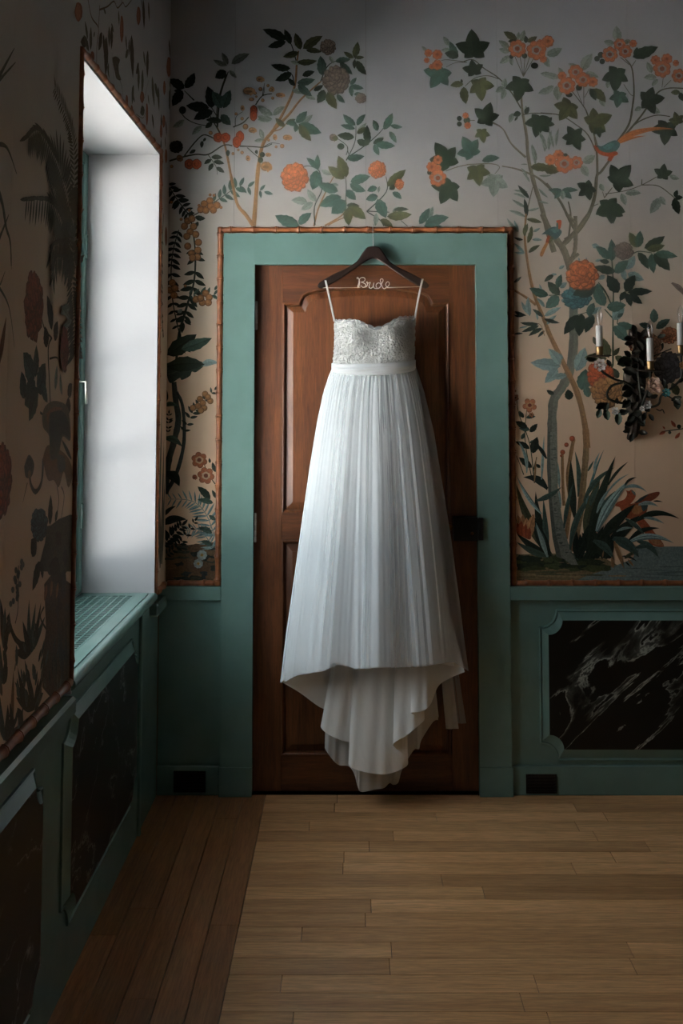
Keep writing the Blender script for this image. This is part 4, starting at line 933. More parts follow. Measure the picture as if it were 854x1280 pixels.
def peony_bush(p):
    p.view(340, 140, 570); p.i = 60
    for q in [([(195, 530), (215, 450), (260, 350), (295, 285)], 9, 4), ([(245, 528), (330, 475), (345, 420)], 8, 5), ([(260, 525), (330, 492), (400, 478)], 7, 4)]: p.stroke(*q)
    for q in [([(200, 525), (198, 440), (232, 360), (225, 290), (210, 265), (170, 250), (135, 258)], 6, 3), ([(340, 470), (345, 340), (335, 255)], 5, 3), ([(345, 225), (385, 140), (390, 65)], 5, 3), ([(360, 205), (440, 150), (510, 85), (550, 20)], 5, 3), ([(440, 462), (530, 372), (530, 300)], 6, 3), ([(440, 460), (545, 465)], 5, 4), ([(440, 462), (500, 500), (520, 530)], 5, 4), ([(345, 200), (350, 160), (300, 120)], 4, 3), ([(355, 195), (350, 165)], 4, 3), ([(600, 505), (630, 530)], 4, 3)]: p.stroke(*q, col=DG)
    p.leaves([(230, 268, 278, 292, 'p'), (165, 420, 90, 410, .5, 'p'), (205, 415, 165, 358, .45, 'p'), (190, 420, 135, 455, .5, 'p'), (500, 345, 495, 375, 'p'), (725, 500, 748, 438, .4, 'p'), (395, 100, 440, 50, .3, 'p'), (560, 465, 590, 440, 'p'), (485, 470, 480, 530, .4, 'p'), (310, 340, 270, 335, .4, 'p'), (480, 140, 520, 115, 'p'),
              (388, 62, 330, 10, .4, 't'), (394, 62, 435, 10, .4, 't'), (386, 78, 318, 60, .34, 't'), (382, 118, 303, 108, .46), (395, 100, 440, 70, .46, 'o'), (450, 148, 442, 60, .4), (490, 88, 470, 36, .5, 't'), (520, 82, 560, 4, .4, 't'), (550, 62, 607, 70, .36, 't'), (546, 90, 578, 144, .4, 't'), (470, 147, 520, 122, .46), (482, 150, 573, 158, .4, 't'), (475, 150, 498, 202, .46, 't'), (395, 132, 452, 150, .55),
              (350, 217, 430, 205, .42, 't'), (215, 266, 212, 196, .36, 't'), (212, 264, 160, 212, .36, 't'), (208, 272, 188, 362, .62, 't'), (347, 302, 308, 202, .46, 'o'), (337, 310, 260, 252, .46, 'o'), (365, 325, 457, 298, .46, 't'), (362, 333, 436, 368, .46, 't'), (307, 368, 212, 333, .46, 't'), (322, 393, 220, 437, .5, 't'), (347, 362, 390, 408, .6, 't'), (340, 410, 276, 472, .7, 't'), (347, 433, 408, 437, .42), (352, 443, 436, 498, .5, 'o'), (355, 443, 357, 528, .5, 'o'), (490, 405, 530, 492, .55, 't'), (535, 485, 650, 475, .38, 'o'), (565, 455, 636, 452, .28), (505, 498, 562, 532, .5, 'o'),
              (535, 345, 622, 267, .38, 'o'), (488, 350, 442, 367, .6, 't'), (492, 390, 436, 407, .6, 't'), (560, 372, 602, 404, .5, 't'), (122, 520, 14, 480, .46, 't'), (125, 522, 184, 468, .5, 't'), (130, 530, 52, 520, .35, 't'), (685, 520, 732, 445, .42, 't'), (710, 525, 822, 488, .42, 't'), (705, 528, 790, 530, .3, 't'), (512, 300, 515, 268, 'o'), (570, 340, 545, 360, .8, 'd')])
    p.blob(320, 160, 17, 15, DG); p.bud(282, 118, 20, 22, BN); p.blob(295, 122, 12, 12, OG)
    p.done('painted_leaves', keep=True)
    for q in [(105, 305, 64, 66), (490, 268, 42, 40), (592, 336, 21, 25)]: p.peony(*q, OR); p.done('painted_peony', keep=True)
    p.i = 0

def ivy_tree(p):
    p.view(520, 140, 690)
    G = GB
    for q in [([(660, -130), (670, 0), (695, 150), (705, 280), (740, 440), (790, 600), (830, 754), (868, 880)], 12, 36), ([(470, 65), (545, 105), (600, 200), (690, 285)], 6, 14), ([(540, 340), (640, 360), (760, 410), (854, 490)], 7, 18), ([(190, 370), (260, 345), (330, 330)], 5, 7), ([(320, 330), (470, 325), (525, 345), (495, 390)], 7, 4), ([(735, 470), (700, 620), (685, 754)], 6, 9)]: p.stroke(*q, col=G)
    p.view(520, 30, 690)
    for q in [([(320, 240), (200, 225), (160, 230)], 6, 3), ([(320, 240), (245, 245), (190, 270)], 5, 3), ([(300, 235), (360, 225), (430, 280), (520, 340), (600, 430), (660, 530)], 6, 9), ([(520, 345), (450, 325), (370, 340), (310, 390)], 6, 4), ([(470, 610), (530, 640)], 5, 4), ([(370, 605), (330, 605)], 5, 4), ([(670, 570), (740, 560), (854, 565)], 7, 6)] + [([(675, 330), (x, y)], 5, 4) for x, y in ((620, 200), (650, 180), (685, 210), (715, 205), (740, 215))]: p.stroke(*q, col=(88, 88, 62))
    p.leaves([(585, 150, 520, 103, .5, 'p'), (590, 175, 520, 155, .5, 'p'), (590, 200, 525, 248, .5, 'p'), (600, 210, 605, 262, .5, 'p'), (660, 110, 682, 38, .5, 'p'), (640, 100, 648, 48, 'p'), (825, 180, 860, 165, .5, 'p'), (800, 215, 842, 272, .5, 'p'), (560, 400, 500, 428, .6, 'p'), (555, 400, 562, 340, .6, 'p'), (560, 410, 538, 475, .5, 'p'), (854, 320, 782, 310, .5, 'p'), (854, 415, 768, 437, .5, 'p'), (612, 560, 588, 622, .5, 'p'), (690, 550, 690, 512, .5, 'p'), (205, 135, 172, 78, .5, 'p'), (220, 165, 158, 165, .5, 'p'), (70, 170, 36, 138, .5, 'p')])
    p.view(520, 140, 690)
    for q in [(750, 330, 722, 205), (810, 250, 785, 130), (835, 240, 852, 115), (760, 300, 728, 200), (700, 400, 660, 350), (715, 440, 668, 378), (690, 660, 580, 618), (692, 600, 603, 548), (690, 540, 608, 512), (775, 400, 850, 398), (770, 480, 832, 540), (770, 560, 836, 575), (700, 620, 780, 600), (640, 754, 570, 665), (645, 754, 620, 680), (700, 500, 612, 490), (700, 330, 658, 330)]: p.leaf(*q, .2, 'p')
    p.lobed(495, 430, 485, 525, 'p')
    p.view(520, 30, 690)
    p.lobed(362, 165, 350, 42); p.lobed(362, 292, 345, 220); p.lobed(150, 312, 85, 398, 't'); p.lobed(402, 380, 425, 475, 'o'); p.lobed(655, 378, 642, 478); p.lobed(440, 592, 462, 495)
    p.leaves([(262, 215, 212, 108, .4, 't'), (268, 205, 180, 182, .6), (300, 395, 315, 503, .5, 'o'), (298, 378, 215, 388, .5, 'o'), (290, 370, 285, 345, .6), (635, 105, 550, 48, .45, 'o'), (637, 112, 578, 108, .5), (690, 120, 690, 73, .6), (700, 112, 762, 78, .5, 'o'), (660, 560, 610, 575, .7), (685, 565, 710, 520, .6), (640, 580, 620, 610, .4)])
    p.view(520, 140, 690)
    p.lobed(192, 300, 132, 196); p.lobed(345, 248, 292, 162, 't'); p.lobed(385, 372, 405, 470, 'o'); p.lobed(205, 470, 148, 568); p.lobed(772, 60, 745, 160); p.lobed(415, 130, 425, 190, 'o')
    p.leaves([(415, 308, 528, 288, .4, 't'), (720, 345, 860, 362, .38, 'o'), (712, 542, 640, 458, .25), (695, 660, 680, 542, .24), (705, 675, 792, 694, .28, 'o'), (690, 760, 702, 698, .3, 'o'), (720, 760, 728, 716, .3, 'o')])
    # right half of the crown
    p.view(680, 30, 854)
    for q in [([(500, 215), (540, 270), (553, 400), (545, 500), (520, 620), (440, 736)], 7, 15), ([(470, 205), (525, 250)], 5, 5), ([(565, 222), (540, 260)], 4, 5), ([(860, 395), (760, 395), (690, 430), (600, 560), (500, 680)], 7, 12), ([(775, 568), (690, 560), (600, 590), (540, 630)], 6, 9), ([(170, 410), (240, 500), (270, 560), (320, 720), (330, 790)], 5, 12), ([(200, 400), (235, 490)], 4, 4), ([(245, 385), (245, 500)], 5, 5), ([(280, 395), (250, 450)], 4, 4), ([(-20, 545), (100, 560), (200, 620), (270, 680), (318, 780)], 6, 8), ([(735, 310), (725, 390)], 4, 4), ([(780, 345), (735, 390)], 4, 4), ([(490, 370), (530, 430), (550, 440)], 4, 4)]: p.stroke(*q, col=(84, 82, 58))
    p.leaves([(455, 112, 445, 10, .55, 'p'), (432, 120, 367, 105, .6, 'p'), (490, 118, 532, 98, .6, 'p'), (235, 285, 297, 180, .5, 'p'), (215, 272, 148, 243, .4, 'p'), (250, 300, 338, 328, .4, 'p'), (112, 312, 90, 266, .6, 'p'), (95, 330, -5, 308, .4, 'p'), (78, 380, 85, 470, .6, 'p'), (60, 380, -5, 422, .5, 'p'), (18, 192, 112, 148, .5, 'p'), (15, 202, 25, 264, .5, 'p'), (662, 300, 632, 232, .5, 'p'), (692, 330, 612, 330, .5, 'p'), (700, 340, 662, 382, .5, 'p'), (350, 448, 372, 508, .6, 'p'), (400, 348, 390, 395, .6, 'p'), (600, 512, 555, 532, .6, 'p'), (640, 512, 715, 545, .6, 'p'), (620, 440, 620, 420, .7, 'p')])
    p.lobed(445, 308, 435, 408); p.lobed(460, 442, 445, 515, 't'); p.lobed(312, 602, 410, 558, 'o'); p.lobed(187, 690, 150, 620); p.lobed(640, 468, 740, 462); p.lobed(750, 640, 735, 738); p.lobed(818, 592, 800, 535, 'o'); p.lobed(15, 610, 48, 568); p.lobed(148, 512, 92, 595, 'o')
    p.leaves([(545, 203, 702, 140, .42), (560, 200, 572, 142, .6), (575, 195, 625, 150, .5), (300, 398, 380, 480, .5, 'o'), (285, 395, 320, 470, .5), (835, 418, 778, 420, .6, 'o'), (835, 420, 860, 475, .6)])
    p.view(680, 160, 854)
    for q in [([(405, 195), (350, 270), (325, 295), (312, 420), (270, 540), (200, 640), (130, 690)], 13, 30), ([(310, 50), (325, 150), (328, 290)], 10, 16), ([(15, 340), (100, 450), (160, 570), (200, 640)], 15, 19), ([(150, 450), (165, 540), (150, 690)], 8, 12), ([(195, 550), (195, 690)], 20, 28), ([(300, 480), (335, 465)], 6, 4), ([(370, 430), (420, 365)], 7, 5), ([(372, 430), (360, 390)], 5, 4), ([(375, 405), (500, 385), (600, 350), (692, 300)], 5, 5), ([(600, 350), (700, 355), (780, 410), (812, 440)], 6, 5), ([(600, 350), (602, 315)], 8, 5)]: p.stroke(*q, col=(98, 94, 70))
    p.leaves([(240, 212, 315, 168, .6, 'p'), (230, 230, 272, 298, .6, 'p'), (345, 342, 368, 388, .6, 'p'), (500, 402, 598, 400, .4, 'p'), (475, 402, 502, 475, .5, 'p'), (712, 430, 652, 525, .5, 'p'), (712, 420, 748, 472, .6, 'p'), (772, 292, 832, 312, .5, 'p'), (110, 380, 25, 378, .35, 't'), (110, 380, 212, 382, .3, 't'), (110, 385, 65, 435, .5, 't'), (110, 385, 172, 435, .5, 't'), (115, 385, 118, 440, .6, 'p'), (-5, 240, 95, 268, .6, 'o'), (60, 120, 30, 10, .18, 'p'), (75, 110, 92, 0, .18, 'p'), (20, 130, -30, 20, .18, 'p')])
    p.lobed(455, 318, 535, 238); p.lobed(402, 480, 415, 592); p.lobed(730, 285, 735, 218); p.lobed(272, 372, 210, 420); p.lobed(187, 62, 215, 138); p.lobed(335, 15, 345, 60)
    p.leaves([(800, 430, 830, 530, .5, 'd'), (805, 430, 854, 425, .6, 'd'), (805, 425, 820, 380, .6, 'd')])
    p.done('painted_tree', keep=True)
    p.view(520, 30, 690); p.cluster([(135, 192, 32), (78, 182, 25), (68, 228, 18), (100, 268, 18), (135, 258, 33)]); p.done('painted_blossom', keep=True)
    p.berries([(745, 262, 22, 18), (600, 205, 13), (683, 200, 16)], DG); p.cluster([(780, 118, 22), (800, 220, 24), (830, 110, 38), (637, 155, 56), (757, 165, 62)]); p.done('painted_blossom', keep=True)
    p.berries([(273, 593, 15), (273, 628, 15), (320, 605, 20)], DG); p.cluster([(312, 575, 20), (325, 637, 22)]); p.done('painted_blossom', keep=True)
    p.view(520, 140, 690); p.berries([(103, 300, 14), (85, 380, 14)], DG); p.cluster([(100, 345, 34), (138, 300, 30), (140, 352, 22), (138, 415, 54)]); p.done('painted_blossom', keep=True)
    p.view(680, 30, 854); p.berries([(350, 190, 18), (326, 213, 16), (358, 230, 16), (155, 435, 20, 14), (215, 390, 18)], DG)
    p.cluster([(548, 120, 24), (465, 125, 37), (500, 168, 42), (405, 187, 48)]); p.done('painted_blossom', keep=True)
    p.cluster([(112, 318, 27), (195, 295, 46), (300, 355, 32), (240, 342, 46), (140, 378, 54)]); p.done('painted_blossom', keep=True)
    p.cluster([(685, 222, 30), (755, 215, 34), (810, 240, 20), (725, 275, 55), (828, 318, 44)]); p.done('painted_blossom', keep=True)
    p.cluster([(-10, 180, 20), (0, 120, 24), (25, 105, 34)]); p.done('painted_blossom', keep=True)
    p.view(680, 160, 854); p.cluster([(40, 195, 34), (90, 165, 32), (200, 212, 40), (125, 220, 58)]); p.blob(132, 165, 14, 10, DK); p.done('painted_blossom', keep=True)
    # long-tailed bird
    for q in [(440, 100, 640, 0, 26, -.08), (440, 105, 700, 5, 26, -.08), (445, 95, 800, 8, 30, -.1), (445, 98, 560, 30, 20, -.05), (440, 105, 630, 48, 16, -.06)]: p.blade(q[0], q[1], q[2], q[3], q[4], (176, 108, 56), -q[5])
    p.poly([(325, 100), (352, 112), (400, 88), (440, 76), (468, 98), (445, 140), (390, 155), (345, 142)], BL, .7); p.poly([(360, 115), (400, 95), (430, 90), (420, 120), (385, 135)], BL, 1.1)
    p.poly([(305, 108), (325, 108), (345, 138), (390, 152), (440, 143), (455, 160), (430, 172), (400, 176), (350, 165), (322, 140)], RD, .9); p.poly([(398, 175), (430, 170), (420, 190), (412, 205), (400, 200), (390, 198)], RD, .8)
    p.blob(325, 115, 5, 4, DK, .5); p.done('painted_bird', 'long-tailed teal and red bird painted on the wallpaper')

def peony_tree(p):
    p.view(640, 270, 760); p.i = 250
    px = lambda x, y: ((x - 640) / p.sc, (y - 270) / p.sc)
    for q in [([(270, -20), (330, 110), (400, 215), (460, 300), (500, 410), (530, 520), (550, 700), (548, 860)], 48, 78), ([(690, -30), (590, 110), (520, 190), (460, 250)], 30, 50), ([(565, 0), (568, 200), (555, 330), (510, 420)], 34, 40), ([(595, 335), (545, 375), (510, 410)], 26, 36), ([(500, -10), (560, 60)], 26, 24)]: p.stroke(*q, col=GB)
    p.stroke([px(717, 385), px(717, 430), px(712, 465), px(702, 485), px(692, 502), px(690, 540)], 80, 82, (112, 114, 98))
    p.stroke([(125, -20), (115, 200), (150, 480), (200, 700), (290, 930), px(688, 420), px(705, 455), px(722, 492), px(731, 530), px(734, 560)], 14, 60, BR)
    p.stroke([(20, 660), (120, 720), (215, 790)], 18, 26, BR); p.stroke([(215, 790), (215, 690)], 10, 8, BR)
    p.leaves([(180, 210, 272, 215, .3, 'q'), (190, 140, 252, 108, .35, 'q'), (60, 130, 18, 38, .25, 'q'), (112, 330, 20, 240, .25, 'q'), (112, 332, 18, 322, .25, 'q'), (160, 880, 83, 758, .25, 'q'), (160, 890, 145, 718, .28, 'q'), (292, 812, 218, 728, .3, 'q'), (290, 890, 438, 812, .28, 'q'), (310, 965, 398, 882, .3, 'q'), (230, 925, 215, 860, .3, 'q'), (140, 985, 60, 1000, .2, 'q'), (270, 660, 245, 605, .3, 'q'), (420, 470, 470, 440, .5, 'q'), (430, 640, 490, 590, .6, 'q'), (720, 280, 780, 265, .5, 'q'), (740, 400, 800, 385, .4, 'q'), (600, 400, 595, 370, .5, 'q'), (660, 400, 665, 370, .5, 'q'), (790, 560, 830, 540, .7, 'q'), (440, 745, 480, 760, .8, 'q'), (700, 870, 800, 810, .4, 'q'), (520, 990, 590, 900, .3, 'q'),
              (130, 28, 268, 57, .26, 'o'), (115, 182, 127, 68, .3, 'o'), (140, 242, 182, 96, .28, 'o'), (148, 327, 252, 258, .3, 'o'), (100, 212, 18, 190, .3, 'd'), (325, 706, 155, 640, .42, 't'), (425, 700, 318, 582, .5, 'd'), (418, 714, 300, 818, .62, 't'), (372, 523, 288, 585, .4, 'd'), (408, 642, 442, 518, .45, 't'), (400, 520, 350, 515, .4, 'q'), (18, 592, 87, 538, .3, 'd'), (277, 897, 183, 828, .3, 'k'), (285, 915, 427, 952, .24, 'k'), (238, 960, 72, 948, .22, 'k'), (240, 975, 86, 1032, .24, 'k'), (272, 1000, 148, 1068, .28, 'k'), (290, 1020, 230, 1080, .3, 'k'), (18, 850, 132, 887, .26, 'k'), (18, 885, 120, 885, .22, 'k'), (20, 1050, 100, 1045, .25, 'k'),
              (590, 880, 462, 1055, .42, 'k'), (625, 870, 598, 1072, .5, 'k'), (725, 880, 655, 1040, .5, 'k'), (762, 600, 800, 790, .5, 't'), (700, 900, 690, 790, .5, 't')])
    p.stroke([(330, 706), (450, 702)], 9, 7, DG); p.stroke([(590, 880), (670, 855)], 8, 6, DG); p.stroke([(290, 1065), (265, 985), (235, 955)], 7, 5, BR)
    p.stroke([(770, 590), (860, 720)], 9, 9, DG)
    p.done('painted_tree', keep=True)
    p.peony(575, 725, 128, 100, (66, 112, 116)); p.done('painted_peony', keep=True)
    p.leaves([(640, 650, 540, 705, .6, 'k'), (600, 720, 755, 625, .42, 'k')]); p.done('painted_leaves', keep=True)
    p.peony(628, 525, 145, 138, (180, 106, 66)); p.done('painted_peony', keep=True)
    p.poly([(262, 165), (330, 112), (388, 96), (440, 130), (436, 162), (400, 202), (368, 206), (322, 166)], (52, 86, 88)); p.poly([(340, 120), (390, 100), (420, 130), (380, 150)], (84, 130, 130), .8); p.poly([(395, 40), (440, 40), (432, 110), (410, 112), (400, 80)], RD); p.poly([(395, 65), (410, 60), (412, 110), (396, 100)], BL, .8)
    p.poly([(320, 170), (348, 190), (325, 245), (300, 235)], RD, .8); p.poly([(302, 235), (322, 245), (296, 305), (270, 360), (248, 345), (270, 290)], (176, 118, 62)); p.poly([(350, 180), (372, 202), (330, 244), (335, 210)], OG)
    p.done('painted_bird', 'small teal bird with a red head painted on the wallpaper')
    # peony bush round the sconce
    p.view(630, 250, 854); p.i = 60
    for q in [([(520, 790), (520, 600), (522, 420), (515, 290)], 9, 6), ([(510, 495), (480, 430), (450, 395)], 7, 4), ([(525, 570), (480, 520)], 7, 5), ([(600, 268), (640, 245), (705, 252)], 6, 4), ([(520, 780), (505, 830), (470, 953)], 10, 10), ([(540, 590), (560, 460), (580, 435)], 5, 4)]: p.stroke(*q, col=(58, 76, 50))
    p.leaves([(580, 330, 625, 265, .5, 'q'), (590, 350, 668, 382, .5, 'q'), (450, 218, 418, 214, .6, 'q'), (570, 330, 580, 385, .5, 'q'), (520, 570, 575, 515, .6, 'q'), (270, 792, 126, 775, .4, 'q'), (270, 785, 212, 708, .45, 'q'), (255, 800, 195, 872, .5, 'q'), (345, 815, 387, 702, .5, 'q'), (300, 835, 225, 850, .4, 'q'), (480, 360, 450, 380, .6, 'q'), (280, 760, 260, 730, .5, 'q'),
              (502, 282, 436, 220, .45, 't'), (514, 292, 512, 186, .4, 't'), (532, 342, 428, 318, .4, 'd'), (502, 297, 455, 290, .5, 'd'), (530, 348, 593, 288, .55, 't'), (545, 442, 492, 358, .6, 'k'), (580, 437, 625, 358, .55, 'k'), (590, 440, 708, 435, .32, 'k'), (600, 442, 660, 495, .45, 'k'), (582, 440, 552, 480, .6, 'k'), (585, 445, 606, 508, .5, 'k'), (480, 505, 438, 415, .55, 't'), (490, 512, 582, 500, .55, 't'), (540, 590, 628, 607, .42, 't'), (525, 600, 592, 675, .55, 't'), (500, 752, 475, 658, .5, 'o'), (490, 756, 383, 750, .42, 'o'), (530, 745, 593, 775, .5, 'o'), (520, 742, 552, 703, .45, 'o'), (440, 690, 425, 650, .5, 'o'), (405, 545, 430, 490, .6, 't'), (540, 560, 570, 540, .5, 't'),
              (635, 226, 598, 153, .5, 'o'), (640, 226, 650, 146, .5, 't'), (670, 230, 768, 172, .4, 'd'), (680, 236, 768, 215, .4, 'o'), (640, 250, 690, 330, .42, 'd'), (705, 255, 715, 350, .42, 't'), (715, 256, 792, 337, .5, 'd'), (720, 256, 828, 270, .36, 't'),
              (715, 585, 715, 517, .6, 't'), (702, 607, 643, 590, .5, 't'), (725, 612, 793, 568, .45, 't'), (370, 905, 390, 805, .7, 't'), (405, 940, 385, 880, .6, 't'), (830, 930, 800, 870, .6, 'o'), (240, 925, 203, 905, .5, 'd'), (312, 953, 305, 902, .8, 'd'), (545, 850, 520, 800, .6, 'd'), (745, 720, 760, 680, .5, 'd'), (780, 900, 750, 870, .6, 'o')])
    p.lobed(512, 48, 510, 118); p.blade(800, 395, 870, 470, 26, BN, .1)
    p.done('painted_bush', keep=True)
    for q, c in [((570, 243, 46, 42), BN), ((458, 835, 64, 66), RD), ((492, 915, 76, 74), (150, 106, 64)), ((790, 645, 44, 40), (178, 112, 76)), ((782, 800, 68, 74), (84, 80, 82)), ((706, 700, 46, 62), (166, 122, 92)), ((640, 680, 50, 50), (120, 62, 34))]: p.peony(*q, c); p.done('painted_peony', keep=True)
    p.i = 0

def ground_right(p):
    p.view(730, 560, 854); p.i = 0
    p.poly([(-640, 1160), (-640, 900), (-560, 915), (-300, 910), (0, 900), (200, 960), (330, 1030), (150, 1090), (60, 1165)], (128, 112, 80), 1, False)
    p.poly([(150, 1060), (420, 955), (460, 848), (2400, 848), (2400, 1160), (-100, 1160), (0, 1110)], (112, 136, 132), 1, False)
    for k in range(26):
        y = p.rng.uniform(1000, 1120); x = p.rng.uniform(250, 1500); p.poly([(x, y), (x + 150, y - 4), (x + 300, y), (x + 150, y + 5)], (84, 106, 104), 1, False)
    p.view(640, 540, 750, 741)
    for k in range(40):
        x = p.rng.uniform(20, 760); y = p.rng.uniform(1060, 1150); p.blob(x, y, p.rng.uniform(40, 110), p.rng.uniform(14, 34), p.rng.choice([(58, 72, 32), (44, 60, 34), (70, 84, 38), (36, 52, 38)]), 1, 12, .2, k)
    for k in range(14):
        x = p.rng.uniform(20, 900); y = p.rng.uniform(1170, 1235); p.blob(x, y, p.rng.uniform(60, 150), 7, p.rng.choice([(104, 94, 64), (150, 130, 96), (80, 92, 60)]), 1, 12, .2, k)
    p.done('painted_ground', keep=True)
    # flowering sprigs by the moulding
    for q in [([(190, 430), (150, 100), (60, -150), (40, -300)], 9, 5), ([(170, 400), (110, 60), (130, -230)], 8, 5), ([(100, 360), (40, 200)], 8, 5), ([(180, 330), (210, 210)], 12, 6)]: p.stroke(*q, col=(58, 76, 50))
    p.leaves([(150, 90, 205, 80, .5, 't'), (175, 180, 215, 40, .5, 'd'), (150, 140, 28, 80, .35, 'd'), (80, 60, 112, 5, .5, 't'), (170, 300, 58, 212, .4, 'd'), (150, -20, 60, -30, .5, 't'), (150, 0, 215, -70, .5, 'd'), (130, -40, 30, -90, .5, 'd'), (120, -120, 200, -130, .4, 't'), (100, -120, 60, -180, .5, 'd'), (240, 300, 200, 270, .6, 'd')])
    for x, y, r in [(150, -225, 60), (30, -290, 30), (10, -345, 26), (165, -145, 22)]: p.blossom(x, y, r, (176, 110, 72), (196, 150, 104), (110, 44, 20), 5)
    # trunks
    p.stroke([(425, 190), (430, 450), (440, 620)], 24, 26, BR); p.stroke([(520, 60), (495, 200), (470, 380), (490, 600), (455, 900)], 30, 36, BR); p.berries([(508, 55, 22), (428, 170, 20), (460, 108, 18), (415, 200, 10)], RD)
    p.done('painted_tree', keep=True)
    W = .0
    bl = [(330, 1060, 200, 500, 70, 'd', .05), (250, 690, 40, 365, 34, 'q', .05, 1), (300, 480, 95, 382, 66, 'k', -.16), (530, 720, 497, 235, 66, 'd', .02), (560, 545, 530, 158, 42, 't', -.05), (250, 400, 272, 25, 24, 'q', 0), (125, 345, 38, 55, 28, 'q', -.1), (292, 225, 183, 82, 34, 'k', -.05), (400, 470, 388, 255, 26, 'q', 0), (190, 420, 205, 205, 16, BR, 0), (300, 1040, 265, 560, 50, 't', 0), (410, 640, 395, 470, 26, 'q', 0), (690, 330, 741, 170, 22, 'q', .05), (640, 330, 690, 240, 20, 't', 0)]
    for q in bl: p.blade(*q[:6], bend=q[6], stripe=len(q) > 7)
    p.done('painted_grass', keep=True)
    p.stroke([(622, -30), (625, 150), (605, 400), (572, 700), (520, 1010)], 50, 56, (134, 108, 74))
    p.poly([(300, -60), (380, -60), (385, 250), (388, 500), (422, 720), (470, 920), (510, 1020), (558, 1118), (500, 1118), (440, 1070), (375, 1050), (340, 880), (312, 600), (295, 300)], (120, 124, 110), 1, False)
    p.poly([(300, -60), (322, -60), (325, 250), (335, 560), (370, 860), (420, 1060), (375, 1050), (340, 880), (312, 600), (295, 300)], (88, 94, 82), 1, False)
    for k in range(34):
        t = p.rng.random(); y = lerp(-40, 1020, t); x = interp([(-60, 345), (250, 342), (500, 345), (720, 368), (920, 410), (1060, 460)], y) + p.rng.uniform(-26, 26); p.blob(x, y, p.rng.uniform(5, 22), p.rng.uniform(2, 6), (70, 80, 72), 1, 8)
    p.done('painted_trunk', keep=True)
    bl = [(345, 1060, 35, 430, 82, OG, .06), (320, 1050, 170, 690, 90, 'k', .02), (210, 578, 418, 462, 46, 't', -.06), (440, 810, 522, 418, 36, 't', .03), (490, 990, 745, 455, 52, 't', .1), (640, 950, 745, 380, 105, OG, .05), (600, 980, 700, 720, 90, 'k', 0), (290, 1030, 38, 850, 60, 'k', .05), (310, 1050, 38, 925, 56, 't', .05), (280, 970, 185, 775, 44, 't', -.05), (300, 1050, 200, 760, 40, 'q', 0), (530, 1070, 605, 945, 14, 't', .1), (540, 1070, 662, 980, 14, 't', .15), (545, 1075, 662, 1015, 12, 't', .15), (530, 1065, 560, 925, 14, 't', .05), (560, 1080, 480, 1010, 12, 't', -.1), (660, 620, 741, 440, 40, 't', .05)]
    for q in bl: p.blade(*q[:6], bend=q[6])
    p.poly([(38, 740), (80, 735), (120, 765), (135, 830), (168, 790), (165, 870), (150, 905), (90, 880), (38, 845)], RD, .8)
    for q in [(60, 850, 50, 695), (95, 870, 92, 690), (120, 880, 125, 720), (148, 890, 188, 690)]: p.leaf(*q, .36, (196, 140, 92))
    for q in [(60, 860, 45, 760), (85, 880, 80, 745), (115, 890, 118, 770), (135, 900, 150, 800)]: p.leaf(*q, .4, RD)
    p.done('painted_grass', keep=True)
    # red bird
    p.view(730, 560, 854)
    p.poly([(360, 362), (388, 370), (412, 358), (446, 392), (440, 430), (402, 480), (332, 545), (308, 510), (270, 498), (292, 465), (350, 440), (372, 396)], (166, 76, 36)); p.poly([(405, 360), (440, 380), (444, 410), (420, 390)], (110, 116, 110))
    p.poly([(330, 545), (400, 482), (500, 480), (548, 515), (515, 590), (445, 612), (370, 602)], (156, 78, 38), .9); p.poly([(410, 510), (470, 490), (510, 530), (470, 570), (420, 560)], (176, 118, 66)); p.poly([(490, 490), (548, 475), (545, 520), (510, 545)], (58, 84, 82))
    p.poly([(432, 472), (540, 402), (642, 376), (645, 408), (580, 455), (462, 476)], (130, 62, 32)); p.blade(450, 470, 560, 395, 26, (54, 70, 66)); p.poly([(455, 640), (510, 608), (605, 722), (692, 845), (580, 830), (530, 735)], (168, 82, 42)); p.poly([(560, 780), (640, 790), (690, 842), (600, 828)], (176, 116, 74))
    p.stroke([(505, 700), (510, 745)], 7, 5, BR); p.berries([(392, 385, 5)], DK); p.done('painted_bird', 'red bird perched in the painted grass on the wallpaper', keep=True)
    for k in range(26): p.blade(p.rng.uniform(-60, 230), 950, p.rng.uniform(-90, 260), p.rng.uniform(640, 820), 60, p.rng.choice(['k', 'k', 'd']), p.rng.uniform(-.05, .05))
